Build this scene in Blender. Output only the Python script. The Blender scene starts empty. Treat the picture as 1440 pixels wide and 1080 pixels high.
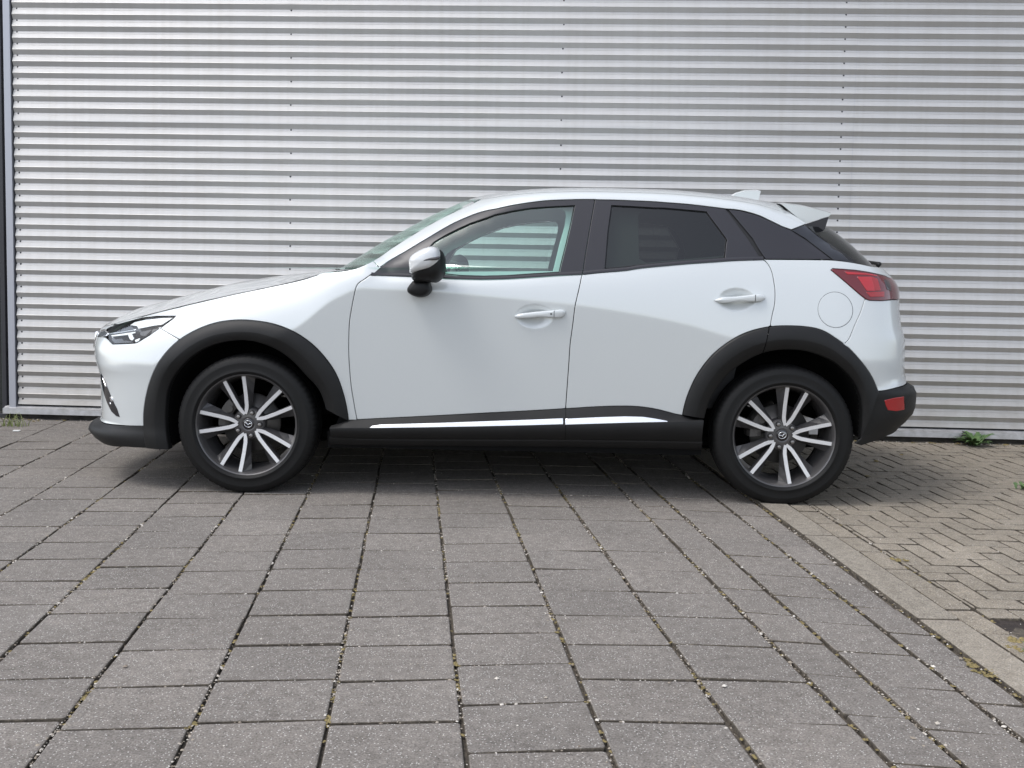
import bpy, bmesh, math, random
import numpy as np
from mathutils import Vector, Matrix
from mathutils.geometry import delaunay_2d_cdt
R = math.radians
rnd = random.Random(7)
scene = bpy.context.scene
COL = scene.collection

# ============================ CAMERA, SKY, SUN ==============================
cam_d = bpy.data.cameras.new('camera'); cam = bpy.data.objects.new('camera', cam_d); COL.objects.link(cam)
cam_d.sensor_width = 36.0; cam_d.lens = 36.0*1380/1440; cam_d.shift_y = -(540-482)/1440
cam_d.clip_start = .05; cam_d.clip_end = 2000
def cam_rot(yaw, pitch, roll):
    return Matrix.Rotation(yaw, 3, 'Z') @ Matrix.Rotation(math.pi/2 - pitch, 3, 'X') @ Matrix.Rotation(roll, 3, 'Z')
cam.matrix_world = Matrix.Translation((0, -5.4756, 1.07427)) @ cam_rot(.0145335, R(4), .0191056).to_4x4()
scene.camera = cam
SUN_EL, SUN_AZ = R(60), R(-157)      # azimuth of the sun measured from +X towards +Y
world = bpy.data.worlds.new('World'); scene.world = world; world.use_nodes = True
nt = world.node_tree; nt.nodes.clear()
sky = nt.nodes.new('ShaderNodeTexSky'); sky.sky_type = 'NISHITA'; sky.sun_disc = False
sky.sun_elevation = SUN_EL; sky.sun_rotation = math.pi/2 - SUN_AZ
sky.air_density = 1.0; sky.dust_density = 2.0; sky.ozone_density = 1.0; sky.altitude = 0
hsv = nt.nodes.new('ShaderNodeHueSaturation'); hsv.inputs['Saturation'].default_value = .45
bg = nt.nodes.new('ShaderNodeBackground'); bg.inputs['Strength'].default_value = .15
wo = nt.nodes.new('ShaderNodeOutputWorld')
nt.links.new(sky.outputs[0], hsv.inputs['Color']); nt.links.new(hsv.outputs[0], bg.inputs['Color']); nt.links.new(bg.outputs[0], wo.inputs['Surface'])
sun_d = bpy.data.lights.new('sun', 'SUN'); sun_d.energy = .6; sun_d.angle = R(20); sun_d.color = (1, .985, .96)
sun = bpy.data.objects.new('sun', sun_d); COL.objects.link(sun)
sv = Vector((math.cos(SUN_EL)*math.cos(SUN_AZ), math.cos(SUN_EL)*math.sin(SUN_AZ), math.sin(SUN_EL)))
sun.rotation_euler = sv.to_track_quat('Z', 'Y').to_euler(); sun.location = sv*30
vs = scene.view_settings
scene.display_settings.display_device = 'sRGB'
vs.view_transform = 'Standard'; vs.look = 'None'; vs.exposure = 1.0; vs.gamma = 1.0; vs.use_curve_mapping = False
scene.render.engine = 'CYCLES'
scene.cycles.max_bounces = 10; scene.cycles.caustics_reflective = False; scene.cycles.caustics_refractive = False; scene.cycles.transparent_max_bounces = 16; scene.cycles.glossy_bounces = 5

# ============================ MATERIALS =====================================
MATS = {}
def mat(name, col=(.5,.5,.5), rough=.5, metal=0.0, coat=0.0, spec=.5, emit=None):
    m = bpy.data.materials.new(name); m.use_nodes = True
    b = m.node_tree.nodes['Principled BSDF']
    b.inputs['Base Color'].default_value = (*col, 1); b.inputs['Roughness'].default_value = rough
    b.inputs['Metallic'].default_value = metal; b.inputs['Coat Weight'].default_value = coat
    b.inputs['Coat Roughness'].default_value = .07; b.inputs['Specular IOR Level'].default_value = spec
    MATS[name] = m; return m
def N(m, t, **kw):
    n = m.node_tree.nodes.new(t)
    for k, v in kw.items():
        if k in n.inputs: n.inputs[k].default_value = v
        else: setattr(n, k, v)
    return n
def L(m, a, b): m.node_tree.links.new(a, b)
def coords(m, scale=1.0, kind='Object'):
    tc = N(m, 'ShaderNodeTexCoord'); mp = N(m, 'ShaderNodeMapping')
    mp.inputs['Scale'].default_value = (scale,)*3 if not hasattr(scale, '__len__') else scale
    L(m, tc.outputs[kind], mp.inputs['Vector']); return mp.outputs[0]
def noise(m, vec, scale, detail=4, rough=.55):
    n = N(m, 'ShaderNodeTexNoise', Scale=scale, Detail=detail, Roughness=rough); L(m, vec, n.inputs['Vector']); return n.outputs['Fac']
def ramp(m, fac, stops):
    r = N(m, 'ShaderNodeValToRGB'); e = r.color_ramp.elements
    while len(e) < len(stops): e.new(.5)
    for el, (p, c) in zip(e, stops):
        el.position = p; el.color = (*c, 1) if hasattr(c, '__len__') else (c, c, c, 1)
    L(m, fac, r.inputs['Fac']); return r.outputs['Color']
def mixc(m, a, b, fac, mode='MIX'):
    x = N(m, 'ShaderNodeMix', data_type='RGBA', blend_type=mode)
    for s, v in ((6, a), (7, b)):
        if hasattr(v, 'is_linked'): L(m, v, x.inputs[s])
        else: x.inputs[s].default_value = (*v, 1)
    if hasattr(fac, 'is_linked'): L(m, fac, x.inputs[0])
    else: x.inputs[0].default_value = fac
    return x.outputs[2]
def bump(m, h, strength=.3, dist=.01):
    b = N(m, 'ShaderNodeBump', Strength=strength, Distance=dist); L(m, h, b.inputs['Height'])
    L(m, b.outputs[0], m.node_tree.nodes['Principled BSDF'].inputs['Normal'])
def setc(m, c): L(m, c, m.node_tree.nodes['Principled BSDF'].inputs['Base Color'])
def setr(m, c): L(m, c, m.node_tree.nodes['Principled BSDF'].inputs['Roughness'])

# pearl white lacquer: fine flake variation under a clear coat
paint = mat('pearl white lacquer', (.66,.68,.685), .26, .14, 1.0, .5)
v = coords(paint, 1.0)
f = noise(paint, v, 900, 1); setc(paint, ramp(paint, f, [(.3,(.585,.612,.612)), (.7,(.635,.662,.662))]))
def plastic(name, c, rough, grain=600, amp=.12):
    m = mat(name, (c,c,c*1.05), rough, 0, 0, .32); v = coords(m)
    n = noise(m, v, 9, 3); setc(m, ramp(m, n, [(.3,(c*.85,c*.85,c*.88)), (.7,(c*1.18,c*1.17,c*1.2))]))
    bump(m, noise(m, v, grain, 2), amp, .002); return m
cladding = plastic('grained grey plastic', .0085, .52)
blackpl = plastic('black plastic', .007, .5)
satin_black = mat('satin black trim', (.024,.023,.028), .34, 0, .0, .5)
gloss_black = mat('gloss black', (.010,.010,.013), .12, 0, .6, .5)
shell_black = mat('matt underseal', (.006,.006,.006), .9, 0, 0, .1)
rubber = plastic('tyre rubber', .0042, .62, 300, .2)
seal = mat('window seal rubber', (.008,.008,.009), .6)
chrome = mat('bright chrome', (.82,.83,.85), .10, 1.0)
bright_trim = mat('polished sill strip', (.90,.91,.93), .22, .75)
alu_cut = mat('machined alloy', (.74,.74,.75), .38, .45)
gunmetal = mat('gunmetal lacquer', (.082,.079,.080), .38, .35, .5)
steel = mat('brake steel', (.28,.27,.26), .42, 1.0)
cast = mat('cast iron', (.10,.095,.09), .6, .6)
silver_cap = mat('silver mirror shell', (.70,.71,.715), .26, .08, .8)
trim_grey = mat('light grey interior trim', (.48,.62,.58), .8)
trim_dark = mat('dark interior fabric', (.09,.09,.092), .9)
red_lens = mat('dark red lens', (.13,.005,.009), .10, 0, .8)
red_bright = mat('bright red lens', (.44,.012,.018), .15, 0, .8)
red_refl = mat('red reflector', (.34,.010,.013), .22, 0, .6)
smoke_lens = mat('smoked lens', (.035,.03,.035), .1, 0, .8)
mirror_glass = mat('mirror glass', (.75,.78,.8), .02, 1.0)
lamp_white = mat('lamp reflector', (.86,.87,.86), .35, .15)
plate_m = mat('plate holder plastic', (.012,.012,.012), .4)
red_dot = mat('red tyre dot', (.35,.03,.03), .7)
def glass(name, tint, refl=(1,1,1), ior=1.5):
    m = bpy.data.materials.new(name); m.use_nodes = True; t = m.node_tree; t.nodes.clear()
    o = t.nodes.new('ShaderNodeOutputMaterial'); mx = t.nodes.new('ShaderNodeMixShader')
    tr = t.nodes.new('ShaderNodeBsdfTransparent'); tr.inputs[0].default_value = (*tint, 1)
    gl = t.nodes.new('ShaderNodeBsdfGlossy'); gl.inputs['Roughness'].default_value = .01; gl.inputs['Color'].default_value = (*refl,1)
    fr = t.nodes.new('ShaderNodeFresnel'); fr.inputs[0].default_value = ior
    ge = t.nodes.new('ShaderNodeNewGeometry'); mi = t.nodes.new('ShaderNodeMapRange')      # the pane is a thin sheet: same index from both sides
    mi.inputs['To Min'].default_value = ior; mi.inputs['To Max'].default_value = 1/ior
    t.links.new(ge.outputs['Backfacing'], mi.inputs['Value']); t.links.new(mi.outputs[0], fr.inputs[0])
    t.links.new(fr.outputs[0], mx.inputs[0]); t.links.new(tr.outputs[0], mx.inputs[1]); t.links.new(gl.outputs[0], mx.inputs[2]); t.links.new(mx.outputs[0], o.inputs[0])
    MATS[name] = m; return m
glass_clear = glass('green tinted glass', (.76,.93,.87), (.95,1,.98), 2.05)
glass_screen = glass('windscreen glass', (.74,.90,.84), (.90,1,.96), 2.1)
glass_dark = glass('privacy glass', (.17,.18,.17), (1,1,1), 1.6)
lens_clear = glass('clear lamp lens', (.93,.95,.95), (1,1,1), 1.45)

# ground materials -----------------------------------------------------------
def stone(name, base, warm, speck=1.0, seedscale=1.0):
    m = mat(name, base, .88, 0, 0, .3); v = coords(m, 1.0)
    oi = N(m, 'ShaderNodeObjectInfo')
    geo = N(m, 'ShaderNodeNewGeometry')
    pos = N(m, 'ShaderNodeMapping'); L(m, geo.outputs['Position'], pos.inputs['Vector']); pv = pos.outputs[0]
    n1 = noise(m, pv, 2.2, 5); n2 = noise(m, pv, 26, 6, .65); n3 = noise(m, pv, 190, 3, .6)
    c = ramp(m, n1, [(.28, [x*.87 for x in base]), (.55, base), (.78, warm)])
    c = mixc(m, c, ramp(m, n2, [(.25, (.62,.60,.58)), (.5,(.95,.95,.95)), (.78,(1.25,1.24,1.22))]), .8, 'MULTIPLY')
    c = mixc(m, c, ramp(m, n3, [(.28, (.45,.45,.45)), (.5,(1,1,1)), (.72,(1.5,1.5,1.5))]), .85, 'MULTIPLY')
    tint = ramp(m, oi.outputs['Random'], [(0,(.94,.935,.93)), (.5,(1.0,.99,.98)), (1,(1.06,1.045,1.03))])
    c = mixc(m, c, tint, 1.0, 'MULTIPLY')
    vo = N(m, 'ShaderNodeTexVoronoi', Scale=150.0); L(m, pv, vo.inputs['Vector'])
    sp = ramp(m, vo.outputs['Distance'], [(.0,1.0), (.20,1.0), (.30,0.0)])
    sel = ramp(m, vo.outputs['Color'], [(.50,0.0), (.62,1.0)])
    mu = N(m, 'ShaderNodeMath', operation='MULTIPLY'); L(m, sp, mu.inputs[0]); L(m, sel, mu.inputs[1])
    mu2 = N(m, 'ShaderNodeMath', operation='MULTIPLY'); L(m, mu.outputs[0], mu2.inputs[0]); mu2.inputs[1].default_value = .75*speck
    c = mixc(m, c, (.62,.60,.57), mu2.outputs[0])
    vo2 = N(m, 'ShaderNodeTexVoronoi', Scale=95.0); L(m, pv, vo2.inputs['Vector'])
    pit = ramp(m, vo2.outputs['Distance'], [(.0,1.0), (.10,1.0), (.2,0.0)])
    sel2 = ramp(m, vo2.outputs['Color'], [(.72,0.0), (.76,.8)])
    mu3 = N(m, 'ShaderNodeMath', operation='MULTIPLY'); L(m, pit, mu3.inputs[0]); L(m, sel2, mu3.inputs[1])
    c = mixc(m, c, (.035,.032,.03), mu3.outputs[0])
    setc(m, c)
    ad = N(m, 'ShaderNodeMath', operation='ADD'); L(m, n2, ad.inputs[0]); L(m, n3, ad.inputs[1])
    bump(m, ad.outputs[0], .55, .004); return m
slab_m = stone('grey concrete slab', (.200,.183,.166), (.233,.214,.194))
brick_m = stone('worn buff brick', (.258,.228,.184), (.308,.274,.224), .8)
kerb_m = stone('buff concrete kerb', (.275,.247,.205), (.305,.276,.232), .5)
joint_m = mat('dark joint sand', (.05,.045,.04), .95)
v = coords(joint_m); nn = noise(joint_m, v, 60, 6, .7)
setc(joint_m, ramp(joint_m, nn, [(.3,(.036,.030,.024)), (.55,(.105,.088,.068)), (.75,(.21,.178,.135))])); bump(joint_m, nn, .8, .01)
soil_m = mat('dark soil', (.04,.03,.025), .95)
v = coords(soil_m); nn = noise(soil_m, v, 40, 6, .7); setc(soil_m, ramp(soil_m, nn, [(.3,(.018,.014,.012)), (.7,(.065,.05,.042))])); bump(soil_m, nn, 1, .02)
tarmac = mat('grey asphalt', (.10,.10,.10), .9); v = coords(tarmac); setc(tarmac, ramp(tarmac, noise(tarmac, v, 90, 5), [(.3,(.075,.073,.072)), (.7,(.135,.132,.13))]))
moss_m = mat('yellow green moss', (.16,.13,.035), .95); v = coords(moss_m); setc(moss_m, ramp(moss_m, noise(moss_m, v, 50, 3), [(.3,(.13,.105,.04)), (.7,(.28,.22,.10))]))
grit_m = mat('pale grit', (.55,.51,.45), .8)
oi = N(grit_m, 'ShaderNodeNewGeometry'); setc(grit_m, ramp(grit_m, oi.outputs['Random Per Island'], [(0,(.16,.13,.10)), (.5,(.34,.29,.23)), (1,(.66,.62,.56))]))
leaf_m = mat('weed leaf', (.07,.13,.035), .6); v = coords(leaf_m); setc(leaf_m, ramp(leaf_m, noise(leaf_m, v, 30, 3), [(.3,(.045,.095,.03)), (.7,(.11,.18,.055))]))
grass_m = mat('pale grass', (.16,.19,.06), .7)
# wall materials -------------------------------------------------------------
wall_m = mat('galvanised cladding', (.45,.452,.466), .5, .58, 0, .5)
v = coords(wall_m, (.6, .6, 7.0)); n1 = noise(wall_m, v, 1.6, 5); v2 = coords(wall_m, (22.0,22.0,.9)); n2 = noise(wall_m, v2, 1.0, 4)
c = ramp(wall_m, n1, [(.3,(.52,.513,.503)), (.7,(.575,.568,.556))]); tcw = N(wall_m, 'ShaderNodeNewGeometry'); spz = N(wall_m, 'ShaderNodeSeparateXYZ'); L(wall_m, tcw.outputs['Position'], spz.inputs[0])
v3 = coords(wall_m, (3.0,3.0,5.0)); n3 = noise(wall_m, v3, 2.0, 6, .65)
mz = N(wall_m, 'ShaderNodeMapRange'); L(wall_m, spz.outputs['Z'], mz.inputs['Value']); mz.inputs['From Min'].default_value = .75; mz.inputs['From Max'].default_value = .05
mm = N(wall_m, 'ShaderNodeMath', operation='MULTIPLY'); L(wall_m, mz.outputs[0], mm.inputs[0]); L(wall_m, n3, mm.inputs[1])
c = mixc(wall_m, c, (.30,.27,.23), mm.outputs[0])      # splashed dirt along the foot of the wall
c = mixc(wall_m, c, ramp(wall_m, n2, [(.3,(.90,.89,.87)), (.6,(1,1,1))]), .6, 'MULTIPLY'); setc(wall_m, c)
setr(wall_m, ramp(wall_m, n1, [(.3,.52), (.7,.60)]))
post_m = mat('grey aluminium trim', (.42,.43,.47), .4, .4)
ledge_m = mat('sill aluminium', (.48,.48,.49), .45, .5)
v = coords(ledge_m, (6,6,6)); setc(ledge_m, ramp(ledge_m, noise(ledge_m, v, 3, 5), [(.3,(.36,.355,.35)), (.7,(.54,.54,.55))]))
plinth_m = mat('dark plinth', (.05,.048,.045), .9); v = coords(plinth_m); setc(plinth_m, ramp(plinth_m, noise(plinth_m, v, 14, 5), [(.3,(.025,.024,.022)), (.7,(.085,.078,.07))]))
screw_gap_m = mat('dark screws and gap shade', (.035,.035,.04), .5, .3)
frame_m = mat('dark window frame', (.03,.03,.036), .4)
pane_m = mat('dark reflecting pane', (.02,.025,.024), .05, 0, 0, .8)
pane_g = mat('green reflection pane', (.12,.19,.14), .15, 0, 0, .6)  # green base colour paints in the reflection seen in this pane
litter_m = mat('white scrap', (.75,.75,.72), .7)

# ============================ OBJECT HELPERS ================================
def tag(o, label=None, cat=None, group=None, kind=None):
    if label: o['label'] = label
    if cat: o['category'] = cat
    if group: o['group'] = group
    if kind: o['kind'] = kind
    return o
def empty(name, loc=(0,0,0), rz=0.0):
    o = bpy.data.objects.new(name, None); o.empty_display_size = .2; COL.objects.link(o)
    o.location = loc; o.rotation_euler = (0,0,rz); return o
def make(name, verts, faces, m, parent=None, smooth=False, normals=None, mats=None, fmat=None):
    me = bpy.data.meshes.new(name)
    me.from_pydata([tuple(map(float, q)) for q in verts], [], [list(map(int, f)) for f in faces]); 
    if mats:
        for q in mats: me.materials.append(q)
        me.polygons.foreach_set('material_index', fmat)
    else: me.materials.append(m)
    if smooth: me.polygons.foreach_set('use_smooth', [True]*len(me.polygons))
    me.update()
    if normals is not None: me.normals_split_custom_set_from_vertices([tuple(map(float, q)) for q in normals])
    o = bpy.data.objects.new(name, me); COL.objects.link(o)
    if parent: o.parent = parent
    return o
class MB:
    def __init__(s): s.v = []; s.f = []
    def add(s, vs, fs):
        b = len(s.v); s.v += [tuple(q) for q in vs]; s.f += [[i+b for i in f] for f in fs]; return s
    def box(s, x0, x1, y0, y1, z0, z1, bev=0.0):
        if bev <= 0:
            return s.add([(x0,y0,z0),(x1,y0,z0),(x1,y1,z0),(x0,y1,z0),(x0,y0,z1),(x1,y0,z1),(x1,y1,z1),(x0,y1,z1)],
                     [(0,3,2,1),(4,5,6,7),(0,1,5,4),(1,2,6,5),(2,3,7,6),(3,0,4,7)])
        b = bmesh.new(); bmesh.ops.create_cube(b, size=1)
        for q in b.verts: q.co = ((x0+x1)/2+q.co.x*(x1-x0), (y0+y1)/2+q.co.y*(y1-y0), (z0+z1)/2+q.co.z*(z1-z0))
        bmesh.ops.bevel(b, geom=b.edges[:], offset=bev, segments=2, affect='EDGES', profile=.6)
        b.verts.index_update(); s.add([q.co[:] for q in b.verts], [[q.index for q in f.verts] for f in b.faces]); b.free(); return s
    def loft(s, rings, closed=True, caps=True):
        n = len(rings[0]); b = len(s.v)
        for r in rings: s.v += [tuple(q) for q in r]
        for i in range(len(rings)-1):
            for j in range(n if closed else n-1):
                k = (j+1) % n
                s.f.append([b+i*n+j, b+i*n+k, b+(i+1)*n+k, b+(i+1)*n+j])
        if caps and closed:
            s.f.append([b+j for j in reversed(range(n))]); s.f.append([b+(len(rings)-1)*n+j for j in range(n)])
        return s
    def tube(s, pts, r, seg=8, closed=False):
        pts = [Vector(q) for q in pts]; rings = []; n = len(pts); prev = None
        for i, q in enumerate(pts):
            if closed: d = (pts[(i+1)%n]-pts[i-1]).normalized()
            else: d = (pts[min(i+1,n-1)]-pts[max(i-1,0)]).normalized()
            a = (prev - d*prev.dot(d)) if prev is not None else d.orthogonal()
            a.normalize(); prev = a; c = d.cross(a)
            rr = r[i] if hasattr(r, '__len__') else r
            rings.append([q + (a*math.cos(t)+c*math.sin(t))*rr for t in [2*math.pi*k/seg for k in range(seg)]])
        if closed: rings.append(rings[0])
        return s.loft(rings, True, not closed)
    def build(s, name, m, parent=None, smooth=False):
        o = make(name, s.v, s.f, m, parent, smooth)
        b = bmesh.new(); b.from_mesh(o.data); bmesh.ops.recalc_face_normals(b, faces=b.faces[:]); b.to_mesh(o.data); b.free()
        return o
def copy_part(o, parent):
    c = o.copy(); COL.objects.link(c); c.parent = parent; return c

# ---- smooth table interpolation (monotone cubic) -------------------------
class Tab:
    def __init__(s, pts):
        p = np.array(pts, float); s.x = p[:, 0]; s.y = p[:, 1]
        h = np.diff(s.x); d = np.diff(s.y) / h
        m = np.zeros(len(s.x)); m[0] = d[0]; m[-1] = d[-1]
        for i in range(1, len(s.x) - 1):
            if d[i-1] * d[i] > 0:
                w1 = 2*h[i] + h[i-1]; w2 = h[i] + 2*h[i-1]
                m[i] = (w1 + w2) / (w1 / d[i-1] + w2 / d[i])
        s.m = m; s.h = h
    def __call__(s, q):
        q = np.asarray(q, float)
        k = np.clip(np.searchsorted(s.x, q) - 1, 0, len(s.h) - 1)
        t = np.clip((q - s.x[k]) / s.h[k], 0, 1); h = s.h[k]
        t2 = t*t; t3 = t2*t
        return ((2*t3 - 3*t2 + 1)*s.y[k] + (t3 - 2*t2 + t)*h*s.m[k]
                + (-2*t3 + 3*t2)*s.y[k+1] + (t3 - t2)*h*s.m[k+1])
# ---- half width of the car body as a function of length x and height z ----
ZT = Tab([(-2.3,.72),(-2.1,.77),(-1.974,.80),(-1.75,.86),(-1.565,.905),(-1.38,.95),(-1.2,.99),(-1.03,1.03),(-.93,1.062),(-.85,1.085),(-.78,1.10),(-.72,1.095),(-.66,1.07),(-.6,1.057),(-.5,1.053),(-.25,1.045),(-.05,1.05),(.18,1.069),(.5,1.10),(.8,1.138),(1.03,1.158),(1.165,1.166),(1.49,1.169),(1.69,1.148),(1.85,1.11),(2.1,1.04)])
YT = Tab([(-2.2,.70),(-1.75,.72),(-1.4,.735),(-1.1,.76),(-.85,.80),(-.6,.825),(0,.832),(.4,.823),(.8,.806),(1.2,.782),(1.5,.765),(1.8,.75),(2.1,.74)])
WC = Tab([(-2.2,.86),(-1.3,.868),(-.7,.864),(0,.864),(.7,.868),(1.285,.874),(1.6,.868),(2.1,.85)])
ZM = Tab([(-2.2,.56),(-1.6,.64),(-1.3,.70),(-1.05,.80),(-.85,.95),(-.72,1.0),(-.4,.992),(-.05,.965),(.28,.937),(.54,.903),(.81,.852),(1.0,.80),(1.3,.74),(1.6,.70),(2.1,.66)])
XN = Tab([(.12,-1.98),(.16,-2.09),(.20,-2.20),(.245,-2.248),(.27,-2.235),(.295,-2.185),(.31,-2.175),(.45,-2.175),(.52,-2.178),(.60,-2.205),(.68,-2.225),(.72,-2.222),(.765,-2.205),(.82,-2.15),(.95,-2.0)])
XR = Tab([(.2,1.80),(.25,1.865),(.33,1.945),(.45,2.055),(.535,2.058),(.58,1.998),(.65,1.985),(.785,1.985),(.86,1.962),(.95,1.955),(1.03,1.955),(1.10,1.915),(1.16,1.85),(1.25,1.755),(1.34,1.64),(1.40,1.56),(1.50,1.44)])
XW = Tab([(.95,-1.13),(1.05,-1.0),(1.15,-.85),(1.24,-.712),(1.30,-.605),(1.36,-.502),(1.44,-.335),(1.5,-.2),(1.56,.0)])
ZR = Tab([(-1.2,1.44),(-.35,1.42),(-.2,1.405),(-.05,1.42),(.145,1.437),(.37,1.445),(.657,1.441),(.819,1.431),(1.009,1.411),(1.165,1.384),(1.281,1.340),(1.45,1.27),(1.8,1.15)])
ZC = Tab([(-1.2,1.53),(-.35,1.51),(-.2,1.503),(-.05,1.519),(.1,1.530),(.4,1.538),(.7,1.536),(1.05,1.516),(1.3,1.492),(1.5,1.46),(1.8,1.40)])
NF, NR, NW, NH = 3.3, 3.3, 2.6, 3.0
XSF, XSR = -1.30, 1.45
DENTS = []   # door handle bowls: cx, cz, rx, rz, depth
def softplus(d, k):
    return np.where(d/k > 30, d, k*np.log1p(np.exp(np.clip(d/k, -40, 30))))
def ends(x, z, nf, nr, xsf, xnose, xsr, xtail):
    t = np.clip((xsf - x) / (xsf - xnose), 0, 1); a = np.power(np.clip(1 - t**nf, 0, 1), 1/nf)
    t = np.clip((x - xsr) / (xtail - xsr), 0, 1); b = np.power(np.clip(1 - t**nr, 0, 1), 1/nr)
    return a * b
def yraw(x, z):
    x = np.asarray(x, float); z = np.asarray(z, float)
    zt, yt, w, zm = ZT(x), YT(x), WC(x), ZM(x)
    L = np.maximum(zt - zm, .04)
    d = np.minimum(z, zt) - zm
    t = np.minimum(softplus(d, .0045) / L, 1.0)
    up = (w - yt) * (.5*t + .5*t**3)
    q = softplus(-d, .0045) / .7
    dn = .030*(.5*q + .45*q*q)
    y = w - up - dn
    h = np.maximum(np.minimum(z, ZR(x)) - zt, 0)
    g = yt - .40*h - .12*h*h
    y = np.where(z > zt, g, y)
    zr, zc = ZR(x), ZC(x)
    tt = np.clip((z - zr) / (zc - zr), 0, 1)
    y = np.where(z > zr, y*np.sqrt(np.clip(1 - .14*tt - .86*tt**3, 0, 1)), y)
    return y
def yside(x, z):
    x = np.asarray(x, float); z = np.asarray(z, float)
    zt = ZT(x)
    lo = ends(x, z, NF, NR, XSF, XN(z), XSR, XR(z))
    hi = ends(x, z, NW, NH, XW(z) + .46, XW(z), XR(z) - .62, XR(z))
    k = np.clip((z - zt)/.10, 0, 1); k = k*k*(3 - 2*k)
    y = yraw(x, z) * (lo + (hi - lo)*k)
    for cx, cz, rx, rz, dep in DENTS:
        r = ((x - cx)/rx)**2 + ((z - cz)/rz)**2
        y = y - dep*np.clip(1 - r, 0, 1)**1.3
    return y

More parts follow.
